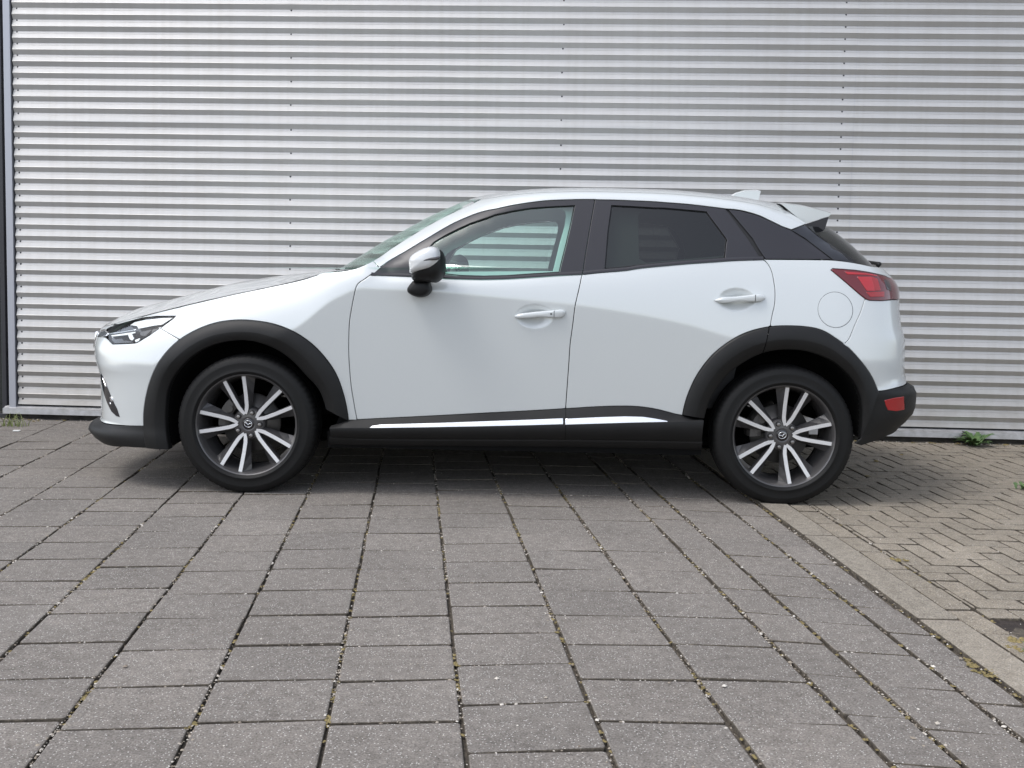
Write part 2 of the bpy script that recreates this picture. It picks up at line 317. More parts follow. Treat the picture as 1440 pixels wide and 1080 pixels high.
# outlines of the car's panels and trim in side view (x along the car, z up), metres
POLY = {
 'frame_lower': [(-0.689,1.056),(-0.613,1.055),(-0.507,1.053),(-0.360,1.047),(-0.248,1.045),(-0.136,1.046),(-0.158,1.045),(-0.046,1.050),(0.066,1.059),(0.177,1.069),(0.307,1.079)],
 'frame_lower_rear': [(0.311,1.079),(0.401,1.090),(0.513,1.101),(0.580,1.113),(0.692,1.126),(0.804,1.138),(0.917,1.148),(1.030,1.158),(1.166,1.165)],
 'frame_upper': [(-0.690,1.060),(-0.646,1.101),(-0.606,1.133),(-0.540,1.174),(-0.485,1.210),(-0.430,1.245),(-0.375,1.281),(-0.319,1.315),(-0.263,1.342),(-0.206,1.366),(-0.148,1.383),(-0.068,1.400),(-0.114,1.389),(-0.028,1.409),(0.059,1.424),(0.145,1.435),(0.231,1.440),(0.306,1.443),(0.368,1.444)],
 'frame_upper_rear': [(0.371,1.443),(0.450,1.443),(0.547,1.441),(0.656,1.438),(0.701,1.435),(0.816,1.428),(0.929,1.417),(1.000,1.409)],
 'quarter_glass': [(1.008,1.409),(1.073,1.403),(1.159,1.381),(1.215,1.356),(1.272,1.329),(1.312,1.315),(1.357,1.284),(1.385,1.268),(1.436,1.226),(1.476,1.192),(1.498,1.171),(1.405,1.169),(1.314,1.168),(1.228,1.167),(1.177,1.166),(1.146,1.216),(1.121,1.264)],
 'hatch_pillar': [(1.317,1.312),(1.352,1.328),(1.395,1.342),(1.456,1.289),(1.510,1.254),(1.554,1.208),(1.591,1.163),(1.543,1.166),(1.505,1.169),(1.437,1.228),(1.385,1.271)],
 'cut_front': [(-0.693,1.058),(-0.721,1.035),(-0.751,1.012),(-0.764,0.967),(-0.778,0.894),(-0.787,0.832),(-0.790,0.765),(-0.790,0.686),(-0.786,0.610),(-0.779,0.532),(-0.766,0.447),(-0.751,0.365)],
 'cut_mid': [(0.306,1.077),(0.295,1.022),(0.276,0.932),(0.267,0.846),(0.257,0.754),(0.253,0.662),(0.249,0.578),(0.245,0.492),(0.243,0.444)],
 'cut_mid_up': [(0.369,1.440),(0.354,1.357),(0.337,1.258),(0.323,1.173),(0.309,1.081)],
 'cut_rear': [(1.169,1.166),(1.192,1.138),(1.205,1.105),(1.211,1.066),(1.216,1.022),(1.212,0.950),(1.203,0.916),(1.192,0.855)],
 'cut_rear_clad': [(1.192,0.855),(1.170,0.777),(1.158,0.730)],
 'sill_top': [(-0.792,0.364),(-0.747,0.367),(-0.599,0.378),(-0.429,0.390),(-0.181,0.409),(0.061,0.427),(0.243,0.442)],
 'sill_top_rear': [(0.243,0.442),(0.412,0.456),(0.538,0.461),(0.608,0.458),(0.678,0.448),(0.763,0.428),(0.798,0.422),(0.854,0.407)],
 'sill_fold': [(-0.865,0.331),(-0.769,0.333),(-0.687,0.334),(-0.429,0.341),(-0.180,0.350),(0.063,0.362),(0.239,0.369),(0.414,0.377),(0.555,0.385),(0.722,0.394),(0.799,0.401),(0.895,0.407)],
 'sill_line': [(-0.882,0.279),(-0.736,0.275),(-0.179,0.284),(0.135,0.291),(0.417,0.295),(0.894,0.299)],
 'strip_front': [(-0.687,0.335),(-0.673,0.343),(-0.633,0.350),(-0.429,0.360),(-0.180,0.374),(0.062,0.388),(0.231,0.399),(0.232,0.371),(0.063,0.362),(-0.180,0.351),(-0.429,0.341),(-0.656,0.333),(-0.681,0.333)],
 'strip_rear': [(0.242,0.397),(0.414,0.409),(0.526,0.415),(0.610,0.415),(0.666,0.408),(0.722,0.399),(0.722,0.394),(0.554,0.386),(0.240,0.369)],
 'arch_f_out': [(-1.786,0.311),(-1.783,0.394),(-1.781,0.400),(-1.776,0.429),(-1.763,0.482),(-1.743,0.540),(-1.717,0.593),(-1.682,0.650),(-1.644,0.696),(-1.601,0.736),(-1.535,0.776),(-1.468,0.806),(-1.400,0.824),(-1.336,0.831),(-1.307,0.833),(-1.266,0.832),(-1.224,0.828),(-1.165,0.822),(-1.106,0.806),(-1.048,0.785),(-1.004,0.758),(-0.959,0.725),(-0.920,0.686),(-0.887,0.645),(-0.859,0.606),(-0.837,0.560),(-0.814,0.487),(-0.800,0.429),(-0.792,0.364)],
 'arch_f_in': [(-1.671,0.317),(-1.670,0.388),(-1.668,0.394),(-1.659,0.486),(-1.628,0.556),(-1.586,0.608),(-1.534,0.660),(-1.468,0.701),(-1.400,0.724),(-1.326,0.737),(-1.263,0.739),(-1.263,0.739),(-1.200,0.726),(-1.138,0.702),(-1.082,0.669),(-1.038,0.631),(-0.999,0.586),(-0.971,0.547),(-0.943,0.536),(-0.915,0.479),(-0.899,0.417),(-0.892,0.365),(-0.889,0.331)],
 'arch_r_out': [(0.796,0.427),(0.805,0.482),(0.823,0.540),(0.848,0.602),(0.882,0.659),(0.924,0.714),(0.978,0.762),(1.037,0.802),(1.103,0.831),(1.192,0.852),(1.270,0.857),(1.354,0.855),(1.438,0.840),(1.438,0.829),(1.505,0.800),(1.561,0.762),(1.619,0.702),(1.663,0.652),(1.697,0.601),(1.716,0.556)],
 'arch_r_in': [(0.899,0.411),(0.911,0.474),(0.947,0.548),(0.989,0.611),(1.037,0.657),(1.096,0.698),(1.161,0.730),(1.232,0.745),(1.298,0.747),(1.371,0.740),(1.438,0.716),(1.427,0.727),(1.495,0.695),(1.542,0.656),(1.596,0.601),(1.628,0.534),(1.638,0.500)],
 'bumper_cut': [(-1.717,0.781),(-1.607,0.733)],
 'white_bottom': [(-1.787,0.310),(-1.860,0.305),(-1.941,0.301),(-2.029,0.296),(-2.079,0.295)],
 'headlight': [(-2.054,0.769),(-2.027,0.782),(-1.949,0.802),(-1.859,0.821),(-1.759,0.834),(-1.665,0.841),(-1.651,0.839),(-1.660,0.828),(-1.712,0.787),(-1.766,0.747),(-1.825,0.711),(-1.844,0.706),(-1.980,0.694),(-2.010,0.711),(-2.030,0.732),(-2.046,0.750)],
 'hl_chrome_bar': [(-2.043,0.742),(-1.946,0.756),(-1.859,0.771),(-1.857,0.767),(-1.943,0.752),(-2.036,0.737)],
 'hl_upper_dark': [(-2.035,0.757),(-2.030,0.776),(-1.944,0.798),(-1.856,0.817),(-1.904,0.792),(-1.853,0.775),(-1.948,0.760)],
 'hl_bright_up': [(-1.908,0.787),(-1.886,0.802),(-1.823,0.816),(-1.727,0.828),(-1.668,0.831),(-1.716,0.798),(-1.767,0.790),(-1.845,0.773),(-1.860,0.785)],
 'hl_lower_dark': [(-2.008,0.728),(-1.923,0.745),(-1.909,0.707),(-1.981,0.698)],
 'hl_lamp': [(-1.874,0.736)],
 'hl_lower_dark2': [(-1.849,0.765),(-1.749,0.777),(-1.791,0.740),(-1.840,0.716)],
 'hl_low_chrome': [(-2.016,0.733),(-1.910,0.750),(-1.860,0.758),(-1.858,0.752),(-1.906,0.741),(-1.999,0.728)],
 'hl_corner_chrome': [(-1.848,0.721),(-1.823,0.730),(-1.826,0.716),(-1.842,0.710)],
 'wing_chrome': [(-2.141,0.716),(-2.372,0.696),(-2.355,0.707),(-2.073,0.748),(-2.043,0.740),(-2.038,0.729),(-2.079,0.723)],
 'fog_bezel': [(-2.358,0.458),(-2.042,0.527),(-2.012,0.484),(-1.972,0.424),(-1.940,0.381),(-1.924,0.343),(-1.949,0.346),(-1.983,0.364),(-2.016,0.401),(-2.064,0.458)],
 'fog_c1': [(-2.055,0.526),(-2.023,0.488),(-2.014,0.482),(-2.031,0.480),(-2.049,0.499)],
 'fog_c2': [(-1.994,0.436),(-1.976,0.436),(-1.966,0.416),(-1.983,0.414)],
 'fog_c3': [(-1.998,0.408),(-1.984,0.405),(-1.982,0.397),(-1.993,0.398)],
 'taillight': [(1.488,1.122),(1.496,1.129),(1.544,1.127),(1.604,1.124),(1.667,1.117),(1.736,1.107),(1.789,1.098),(1.817,1.082),(1.821,1.062),(1.819,1.037),(1.817,1.008),(1.808,0.987),(1.735,0.981),(1.669,0.982),(1.648,0.990),(1.624,1.007),(1.582,1.042),(1.540,1.078),(1.508,1.105)],
 'tl_bar': [(1.552,1.116),(1.603,1.114),(1.665,1.110),(1.723,1.103),(1.725,1.097),(1.664,1.103),(1.566,1.103)],
 'tl_block': [(1.613,1.093),(1.690,1.095),(1.701,1.027),(1.656,1.027)],
 'tl_block2': [(1.690,1.095),(1.723,1.087),(1.735,1.030),(1.701,1.027)],
 'tl_low': [(1.653,1.021),(1.756,1.025),(1.754,1.000),(1.673,0.999)],
 'tl_eye': [(1.762,1.081),(1.796,1.082),(1.807,1.054),(1.801,1.028),(1.773,1.036)],
 'rear_shut': [(1.644,0.979),(1.621,0.923),(1.591,0.862),(1.561,0.795)],
 'rear_black_top': [(1.719,0.556),(1.754,0.559),(1.782,0.563),(1.820,0.568)],
 'reflector': [(1.749,0.513),(1.801,0.522),(1.860,0.526),(1.871,0.462),(1.819,0.458),(1.771,0.465),(1.757,0.488)],
 'refl_side': [(1.868,0.505),(1.910,0.527),(1.895,0.491),(1.873,0.470)],
 'rear_bottom': [(1.609,0.305),(1.648,0.294),(1.695,0.306),(1.778,0.326)],
 'front_bottom': [(-1.664,0.202),(-1.730,0.202),(-1.799,0.198),(-1.884,0.203)],
 'quarter_top': [(1.172,1.166),(1.314,1.168),(1.405,1.169),(1.499,1.169),(1.572,1.163),(1.641,1.154)],
 'a_pillar_front': [(-0.690,1.125),(-0.619,1.186),(-0.525,1.252),(-0.443,1.308),(-0.357,1.357),(-0.270,1.401)],
 'pillar_cut': [(-0.690,1.124),(-0.656,1.092)],
 'cowl': [(-0.944,1.061),(-0.908,1.067),(-0.835,1.073),(-0.777,1.083),(-0.729,1.102)],
 'glass_front': [(-0.477,1.115),(-0.405,1.219),(-0.344,1.258),(-0.288,1.288),(-0.232,1.315),(-0.147,1.346),(-0.067,1.368),(-0.113,1.360),(-0.027,1.380),(0.059,1.395),(0.145,1.403),(0.232,1.409),(0.271,1.412),(0.255,1.326),(0.232,1.222),(0.210,1.131),(0.200,1.086),(0.065,1.075),(-0.047,1.065),(-0.159,1.060),(-0.266,1.061),(-0.345,1.067),(-0.508,1.069)],
 'glass_rear': [(0.450,1.415),(0.547,1.412),(0.655,1.407),(0.701,1.407),(0.815,1.399),(0.906,1.392),(0.938,1.345),(0.970,1.299),(0.999,1.256),(0.993,1.236),(0.984,1.168),(0.805,1.151),(0.581,1.128),(0.513,1.117),(0.415,1.108),(0.431,1.289)],
 'far_front': [(-0.453,1.195),(-0.423,1.218),(-0.312,1.272),(-0.202,1.325),(-0.099,1.366),(-0.187,1.333),(-0.084,1.372),(0.064,1.393),(0.182,1.405),(0.212,1.401),(0.229,1.385),(0.232,1.363),(0.225,1.311),(0.201,1.222),(0.171,1.092)],
 'far_rear': [(0.615,1.407),(0.833,1.417),(0.818,1.410),(0.952,1.369),(1.006,1.296),(1.027,1.223),(1.024,1.186),(0.619,1.141)],
 'spoiler_side': [(1.298,1.442),(1.315,1.448),(1.385,1.435),(1.473,1.419),(1.538,1.406),(1.539,1.400),(1.527,1.387),(1.475,1.370),(1.412,1.349)],
 'spoiler_winglet': [(1.412,1.346),(1.525,1.385),(1.509,1.327),(1.484,1.293)],
 'mirror_full': [(-0.497,1.126),(-0.484,1.148),(-0.446,1.176),(-0.403,1.192),(-0.382,1.193),(-0.354,1.177),(-0.338,1.151),(-0.333,1.119),(-0.334,1.075),(-0.347,1.048),(-0.374,1.028),(-0.401,1.028),(-0.455,1.027),(-0.477,1.034),(-0.486,1.045),(-0.490,1.072)],
 'mirror_cap': [(-0.495,1.126),(-0.482,1.148),(-0.444,1.174),(-0.401,1.191),(-0.380,1.192),(-0.358,1.179),(-0.347,1.156),(-0.346,1.134),(-0.362,1.107),(-0.384,1.089),(-0.405,1.081),(-0.443,1.071),(-0.486,1.067),(-0.492,1.094)],
 'mirror_ind': [(-0.440,1.121),(-0.416,1.135),(-0.368,1.145),(-0.347,1.147),(-0.349,1.134),(-0.394,1.128)],
 'mirror_stalk': [(-0.484,1.034),(-0.506,1.006),(-0.510,0.994),(-0.505,0.979),(-0.472,0.961),(-0.439,0.958),(-0.412,0.970),(-0.397,0.995),(-0.403,1.016),(-0.413,1.036)],
 'handle': [(-0.009,0.879),(0.013,0.889),(0.069,0.898),(0.143,0.907),(0.175,0.909),(0.176,0.876),(0.106,0.875),(0.051,0.869),(0.006,0.867),(-0.005,0.872)],
 'handle_cap': [(0.179,0.910),(0.217,0.913),(0.230,0.907),(0.232,0.901),(0.229,0.890),(0.210,0.875),(0.180,0.870)],
 'bowl': [(-0.009,0.878),(0.162,0.881),(0.086,0.935),(0.089,0.826)],
 'rhandle': [(0.925,0.969),(0.958,0.984),(1.025,0.990),(1.081,0.997),(1.114,1.000),(1.114,0.967),(1.025,0.965),(0.958,0.956)],
 'rhandle_cap': [(1.118,1.002),(1.153,1.001),(1.167,0.990),(1.161,0.976),(1.147,0.968),(1.117,0.962)],
 'flap_c': [(1.493,0.935),(1.579,0.937),(1.496,1.020)],
 'fin': [(1.141,1.528),(1.183,1.543),(1.234,1.560),(1.319,1.562),(1.308,1.508)],
 'wiper': [(1.868,1.169),(1.891,1.181),(1.902,1.172),(1.895,1.157),(1.880,1.151)],
 'hub_f': [(-1.281,0.331)],
 'hub_r': [(1.280,0.332)],
}
# ============================ CAR BODY HELPERS ==============================
def clean(c):
    out = []
    for q in c:
        if not out or math.dist(out[-1], q) > .004: out.append(tuple(q))
    return out
def smooth_curve(c, step=.012, it=1):
    """densify an open polyline with Catmull-Rom"""
    c = clean(c); P = [np.array(q) for q in c]; out = []
    for i in range(len(P)-1):
        p0, p1, p2, p3 = P[max(i-1,0)], P[i], P[i+1], P[min(i+2, len(P)-1)]
        n = max(1, int(np.linalg.norm(p2-p1)/step))
        for k in range(n):
            t = k/n; d1 = np.linalg.norm(p2-p1)
            m1 = (p2-p0)/max(np.linalg.norm(p2-p0),1e-6)*d1; m2 = (p3-p1)/max(np.linalg.norm(p3-p1),1e-6)*d1
            h = ((2*t**3-3*t**2+1)*p1 + (t**3-2*t**2+t)*m1 + (-2*t**3+3*t**2)*p2 + (t**3-t**2)*m2)
            out.append(tuple(h))
    out.append(tuple(P[-1])); return out
def lin(c, step=.012, closed=True):
    c = clean(c); out = []
    n = len(c)
    for i in range(n if closed else n-1):
        a, b = np.array(c[i]), np.array(c[(i+1) % n]); k = max(1, int(np.linalg.norm(b-a)/step))
        out += [tuple(a+(b-a)*j/k) for j in range(k)]
    if not closed: out.append(tuple(c[-1]))
    return out
def resample(c, n):
    P = np.array(c, float); d = np.r_[0, np.cumsum(np.linalg.norm(np.diff(P, axis=0), axis=1))]
    t = np.linspace(0, d[-1], n); return np.stack([np.interp(t, d, P[:,0]), np.interp(t, d, P[:,1])], 1)
def area(p):
    p = np.array(p); q = np.roll(p, -1, 0); return .5*np.sum(p[:,0]*q[:,1]-q[:,0]*p[:,1])
def offset_loop(p, d):
    """move every point inwards (loop counter-clockwise) by d"""
    p = np.array(p); a = p - np.roll(p, 1, 0); b = np.roll(p, -1, 0) - p
    a /= np.maximum(np.linalg.norm(a, axis=1, keepdims=True), 1e-9); b /= np.maximum(np.linalg.norm(b, axis=1, keepdims=True), 1e-9)
    na = np.stack([-a[:,1], a[:,0]], 1); nb = np.stack([-b[:,1], b[:,0]], 1)
    n = na+nb; L2 = np.maximum((n*n).sum(1, keepdims=True), .8)
    return p + n/L2*2*d
def inside(pt, poly):
    x, y = pt[:,0][:,None], pt[:,1][:,None]; p = np.array(poly); q = np.roll(p, -1, 0)
    c = ((p[:,1][None] > y) != (q[:,1][None] > y))
    xi = (q[:,0]-p[:,0])[None]*(y-p[:,1][None])/np.where(q[:,1]-p[:,1]==0, 1e-12, q[:,1]-p[:,1])[None] + p[:,0][None]
    return (np.sum(c & (x < xi), 1) % 2) == 1
def surf_normal(x, z, fn, e=.003):
    fx = (fn(x+e, z)-fn(x-e, z))/(2*e); fz = (fn(x, z+e)-fn(x, z-e))/(2*e)
    n = np.stack([-fx, np.ones_like(fx), -fz], 1); return n/np.linalg.norm(n, axis=1, keepdims=True)
def panel(name, outer, m, parent, side=-1, off=0.0, holes=(), gap=.002, depth=.014, h=.035, step=.012, fn=None, fine=(), both=True, crease=False):
    """a sheet cut to the outline (x, z) lying on the body side, with turned-in edges"""
    fn = fn or yside
    loops = []
    for i, lp in enumerate([outer, *holes]):
        lp = lin(lp, step)
        if (area(lp) > 0) != (i == 0): lp = lp[::-1]
        loops.append(offset_loop(lp, gap))
    verts2, edges = [], []
    inner = [offset_loop(lp, .0022) for lp in loops]
    for lp in inner:
        b = len(verts2); verts2 += [Vector(q) for q in lp]; n = len(lp)
        edges += [(b+i, b+(i+1) % n) for i in range(n)]
    o = np.array(inner[0]); x0, z0 = o.min(0); x1, z1 = o.max(0)
    gx, gz = np.meshgrid(np.arange(x0+h/2, x1, h), np.arange(z0+h/2, z1, h)); gx[1::2] += h*.5
    g = np.stack([gx.ravel(), gz.ravel()], 1)
    for (cx, cz, rx, rz) in fine:
        fx, fz = np.meshgrid(np.arange(cx-rx, cx+rx, .006), np.arange(cz-rz, cz+rz, .006))
        g = np.concatenate([g, np.stack([fx.ravel()+.0017, fz.ravel()+.0011], 1)])
    if crease:
        cx_ = np.arange(x0, x1, .011)
        g = np.concatenate([g] + [np.stack([cx_+.003*(k % 2), ZM(cx_)+dz], 1) for k, dz in enumerate((-.03,-.018,-.010,-.005,0,.005,.010,.018,.03))])
    ok = inside(g, inner[0])
    for hl in inner[1:]: ok &= ~inside(g, hl)
    bp = np.concatenate(inner)
    if len(g):
        dmin = np.array([np.min((bp[:,0]-q[0])**2+(bp[:,1]-q[1])**2) for q in g]) if len(g)*len(bp) < 4e7 else np.ones(len(g))
        ok &= dmin > (.004**2 if fine or crease else (.3*h)**2 if h < .02 else .010**2)
    verts2 += [Vector(q) for q in g[ok]]
    v2, _, faces, *_ = delaunay_2d_cdt(verts2, edges, [], 0, 1e-6)
    P = np.array([q[:] for q in v2]); F = np.array([f for f in faces if len(f) == 3])
    cen = P[F].mean(1); k = inside(cen, inner[0])
    for hl in inner[1:]: k &= ~inside(cen, hl)
    F = F[k]
    y = fn(P[:,0], P[:,1]) + off; nr = surf_normal(P[:,0], P[:,1], fn)
    V = [np.stack([P[:,0], y, P[:,1]], 1)]; NN = [nr]; FF = [list(f) for f in F]; base = len(P)
    for lp, inn in zip(loops, inner):
        n = len(lp); yi = fn(inn[:,0], inn[:,1]) + off; yo = fn(lp[:,0], lp[:,1]) + off
        dirn = lp-inn; dirn /= np.linalg.norm(dirn, axis=1, keepdims=True)
        ns = surf_normal(inn[:,0], inn[:,1], fn)
        nb = ns*.75 + np.stack([dirn[:,0], 0*yi, dirn[:,1]], 1)*.75; nb /= np.linalg.norm(nb, axis=1, keepdims=True)
        nd = np.stack([dirn[:,0], 0*yi, dirn[:,1]], 1)
        V += [np.stack([inn[:,0], yi, inn[:,1]], 1), np.stack([lp[:,0], yo-.0016, lp[:,1]], 1), np.stack([lp[:,0], yo-depth, lp[:,1]], 1)]
        NN += [ns, nb, nd]
        for i in range(n):
            j = (i+1) % n
            for r in (0, 1):
                FF.append([base+r*n+i, base+(r+1)*n+i, base+(r+1)*n+j, base+r*n+j])
        base += 3*n
    V = np.concatenate(V); NN = np.concatenate(NN)
    res = []
    for s in ((-1, 1) if both else (side,)):
        VV = V*np.array([1, s, 1]); NS = NN*np.array([1, s, 1])
        # orientation: outward normal
        a, b2, c = (VV[[f[i] for f in FF]] for i in (0, 1, 2))
        cr = np.cross(b2-a, c-a); av = NS[[f[0] for f in FF]]+NS[[f[1] for f in FF]]+NS[[f[2] for f in FF]]
        fl = (cr*av).sum(1) < 0
        F2 = [f[::-1] if q else f for f, q in zip(FF, fl)]
        res.append(make(name, VV, F2, m, parent[0 if s == -1 else 1] if isinstance(parent, (list, tuple)) else parent, True, NS))
    return res
def strip(name, curves, offs, m, parent, n=60, smooth=True, inlay=(), both=True):
    """sheet lofted between curves (x, z) on the body side; offs = outward offset, or an absolute half width if a tuple ('y', v)"""
    rows = []
    for c, o in zip(curves, offs):
        P = resample(c, n)
        if isinstance(o, tuple): y = np.full(n, o[1])
        else: y = yside(P[:,0], P[:,1]) + o
        rows.append(np.stack([P[:,0], y, P[:,1]], 1))
    res = []
    for s in ((-1, 1) if both else (-1,)):
        V = np.concatenate(rows)*np.array([1, s, 1]); F = []
        for i in range(len(rows)-1):
            for j in range(n-1):
                f = [i*n+j, i*n+j+1, (i+1)*n+j+1, (i+1)*n+j]; F.append(f)
        a = V[[f[0] for f in F]]; b = V[[f[1] for f in F]]; c = V[[f[3] for f in F]]
        if np.mean(np.cross(b-a, c-a)[:,1])*s < 0: F = [f[::-1] for f in F]
        res.append(make(name, V, F, m, parent[0 if s == -1 else 1] if isinstance(parent, (list, tuple)) else parent, smooth))
    return res
def pillow(name, outline, y0, y1, m, parent, both=True, rings=7, pw=2.2, flat=.0):
    """rounded solid with the outline (x, z); domed outwards from y0 to y1"""
    P = np.array(smooth_curve(list(outline)+[outline[0]], .006)[:-1]); c = P.mean(0)
    rr = []
    rr.append(np.stack([P[:,0], np.full(len(P), y0), P[:,1]], 1))
    for k in range(rings+1):
        t = k/rings; s = (1-t) * (1-flat) + flat if k else 1.0
        s = math.cos(t*math.pi/2)**(2/pw) if t < 1 else .0
        y = y0+.004 + (y1-y0-.004)*math.sin(t*math.pi/2)**(2/pw)
        q = c+(P-c)*max(s, .002); rr.append(np.stack([q[:,0], np.full(len(P), y), q[:,1]], 1))
    out = []
    for s in ((-1, 1) if both else (-1,)):
        b = MB().loft([r*np.array([1, s, 1]) for r in rr])
        out.append(b.build(name, m, parent[0 if s == -1 else 1] if isinstance(parent, (list, tuple)) else parent, True))
    return out
def edge_y(yv, z0, z1, end, n=14):
    """points (x, z) of the line on the nose (end=-1) or tail (end=1) where the half width is yv"""
    out = []
    for z in np.linspace(z0, z1, n):
        xs = np.linspace(-1.5, -2.3, 1600) if end < 0 else np.linspace(1.3, 2.2, 1600)
        y = yside(xs, np.full_like(xs, z)); k = np.where(y < yv)[0]
        out.append((float(xs[k[0]]) if len(k) else float(xs[-1]), float(z)))
    return out
def cap_grid(name, z0, z1, yv, end, m, parent, push=0.0, nz=12, ny=25, yfun=None):
    """end skin between the two sides for |y| < yv"""
    zs = np.linspace(z0, z1, nz); ys = np.linspace(-1, 1, ny); V = []; F = []
    for z in zs:
        for u in ys:
            y = u*(yv if yfun is None else yfun(z)); V.append((end_x(y, z, end)-end*-push*-1, y, z))
    for i in range(nz-1):
        for j in range(ny-1): F.append([i*ny+j, i*ny+j+1, (i+1)*ny+j+1, (i+1)*ny+j])
    a, b, c = (np.array(V)[[f[q] for f in F]] for q in (0, 1, 3))
    if np.mean(np.cross(b-a, c-a)[:,0])*end < 0: F = [f[::-1] for f in F]
    return make(name, V, F, m, parent, True)
def end_x(y, z, end):
    """x of the nose or tail skin at lateral y and height z"""
    z = float(z); y = abs(float(y))
    lo, hi = (-2.35, -1.2) if end < 0 else (1.2, 2.3)
    xs = np.linspace(lo, hi, 900) if end < 0 else np.linspace(hi, lo, 900)
    v = yside(xs, np.full_like(xs, z)); k = np.argmax(v >= max(y, .004))
    if k == 0: return float(xs[0])
    a, b = v[k-1], v[k]; t = (max(y, .004)-a)/max(b-a, 1e-9); return float(xs[k-1]+(xs[k]-xs[k-1])*t)
# ============================ THE CAR =======================================
car = empty('parked_car', (-.0494, 0, 0))
tag(car, 'pearl white compact crossover with grey arch cladding parked before the corrugated wall', 'car')
P = POLY
DENTS.append((.086, .879, .090, .057, .022)); DENTS.append((1.035, .974, .090, .057, .022))
fl, fu = sorted(clean(P['frame_lower'])), sorted(clean(P['frame_upper']))
flr, fur = sorted(clean(P['frame_lower_rear'])), sorted(clean(P['frame_upper_rear']))
S = smooth_curve
def relax(c, n=140, it=14):
    q = resample(S(c, .008), n)
    for _ in range(it): q[1:-1] = q[1:-1]*.5 + .25*(q[:-2]+q[2:])
    return [tuple(map(float, p)) for p in q]
af_out = relax([(-1.772,.206)] + P['arch_f_out']); ar_out = relax([q for q in P['arch_r_out'] if q not in ((1.438,.829),)])
af_in = relax([(-1.655,.204)] + [q for i, q in enumerate(P['arch_f_in']) if i not in (15, 21, 22)], it=30)
ar_in = relax([q for q in P['arch_r_in'] if q not in ((1.438,.716), (1.427,.727))] + [(1.642,.44), (1.642,.33)], it=30)
cf, cm = S(P['cut_front']), S(P['cut_mid'])
fl_s, fu_s, flr_s, fur_s = S(fl), S(fu), S(flr), S(fur)
sill, sillr = S(P['sill_top']), S(P['sill_top_rear'])
def upto(c, x): return [q for q in c if q[0] <= x]
def frm(c, x): return [q for q in c if q[0] >= x]

# inner shell that closes the gaps between the panels
shell = [(-.889,.26)] + [(.9,.26)] + [q for q in ar_out if q[1] > .43] + [(1.72,.55),(1.64,.32),(1.85,.36)] + edge_y(.52,.36,1.12,1) + [(1.62,1.13),(1.2,1.14)] + [(a, b-.02) for a, b in flr[::-1]] + [(a, b-.02) for a, b in fl[::-1]] \
    + [(-.70,1.09),(-.9,1.045)] + [(x, float(ZT(x))-.02) for x in np.linspace(-1.0,-2.0,14)] + edge_y(.52,.74,.22,-1) + [(-1.70,.22),(-1.74,.31)] + [q for q in af_out if q[1] > .45]
panel('inner_shell', shell, shell_black, car, off=-.028, gap=0, depth=.001, h=.06, step=.03)

# --- painted side panels ---------------------------------------------------
door_f = panel('front_door', fl_s + cm[1:] + sill[::-1][:-3] + cf[::-1], paint, car, fine=[(.086,.879,.10,.065)], crease=True)
i1 = [i for i, q in enumerate(ar_out) if q[0] >= 1.192][0]
rear_door_poly = flr_s + S(P['cut_rear'])[1:] + ar_out[:i1][::-1] + sillr[::-1][4:] + cm[::-1]
door_r = panel('rear_door', rear_door_poly, paint, car, fine=[(1.035,.974,.10,.065)], crease=True)
hood_edge = [(x, float(ZT(x))-.0015) for x in np.linspace(-1.62, -.96, 30)]
bc = P['bumper_cut']; iF = [i for i, q in enumerate(af_out) if q[0] >= -1.607][0]
fender = panel('front_fender', [(-1.651,.8405),(-1.759,.8355),(-1.859,.8225),(-1.949,.8035),(-2.02,.788)] + [(x, float(ZT(x))-.003) for x in np.linspace(-2.0,-1.64,12)] + hood_edge + S(P['cowl']) + P['pillar_cut'] + cf + [(-.792,.364)] + [q for q in af_out[::-1] if q[0] >= -1.607 and q[1] > .37] + bc[::-1] + [(-1.66,.828)], paint, car, crease=True)
hl_low = [(-1.66,.828),(-1.712,.787),(-1.766,.747),(-1.825,.711),(-1.844,.706),(-1.980,.694)]
bump_f = panel('front_bumper', [(-1.717,.783)] + bc[1:] + [q for q in af_out[:iF][::-1] if q[1] > .312] + S(P['white_bottom']) + edge_y(.45,.297,.712,-1,20) + [(-2.09,.722),(-2.05,.722),(-2.02,.712),(-1.980,.694)] + hl_low[::-1][1:-1], paint, car)
tl = P['taillight']
rs = S(P['rear_shut'] + [(1.540,.777)])
i2 = [i for i, q in enumerate(ar_out) if q[0] >= 1.561][0]
quarter = panel('rear_quarter_panel', S(P['cut_rear']) + ar_out[i1:i2] + rs[::-1] + [(1.648,.990),(1.624,1.007),(1.582,1.042),(1.540,1.078),(1.508,1.105),(1.488,1.122),(1.496,1.129),(1.544,1.127),(1.604,1.124),(1.667,1.117),(1.736,1.107),(1.789,1.098)]
                + [(1.83,1.085)] + edge_y(.45,1.09,1.135,1,4) + [(1.70,1.145)] + S(P['quarter_top'])[::-1], paint, car, crease=True)
bump_r = panel('rear_bumper', rs + ar_out[i2:] + S(P['rear_black_top']) + edge_y(.45,.580,.985,1,20) + [(1.808,.985),(1.735,.981),(1.669,.982),(1.648,.988)], paint, car, gap=.0012)
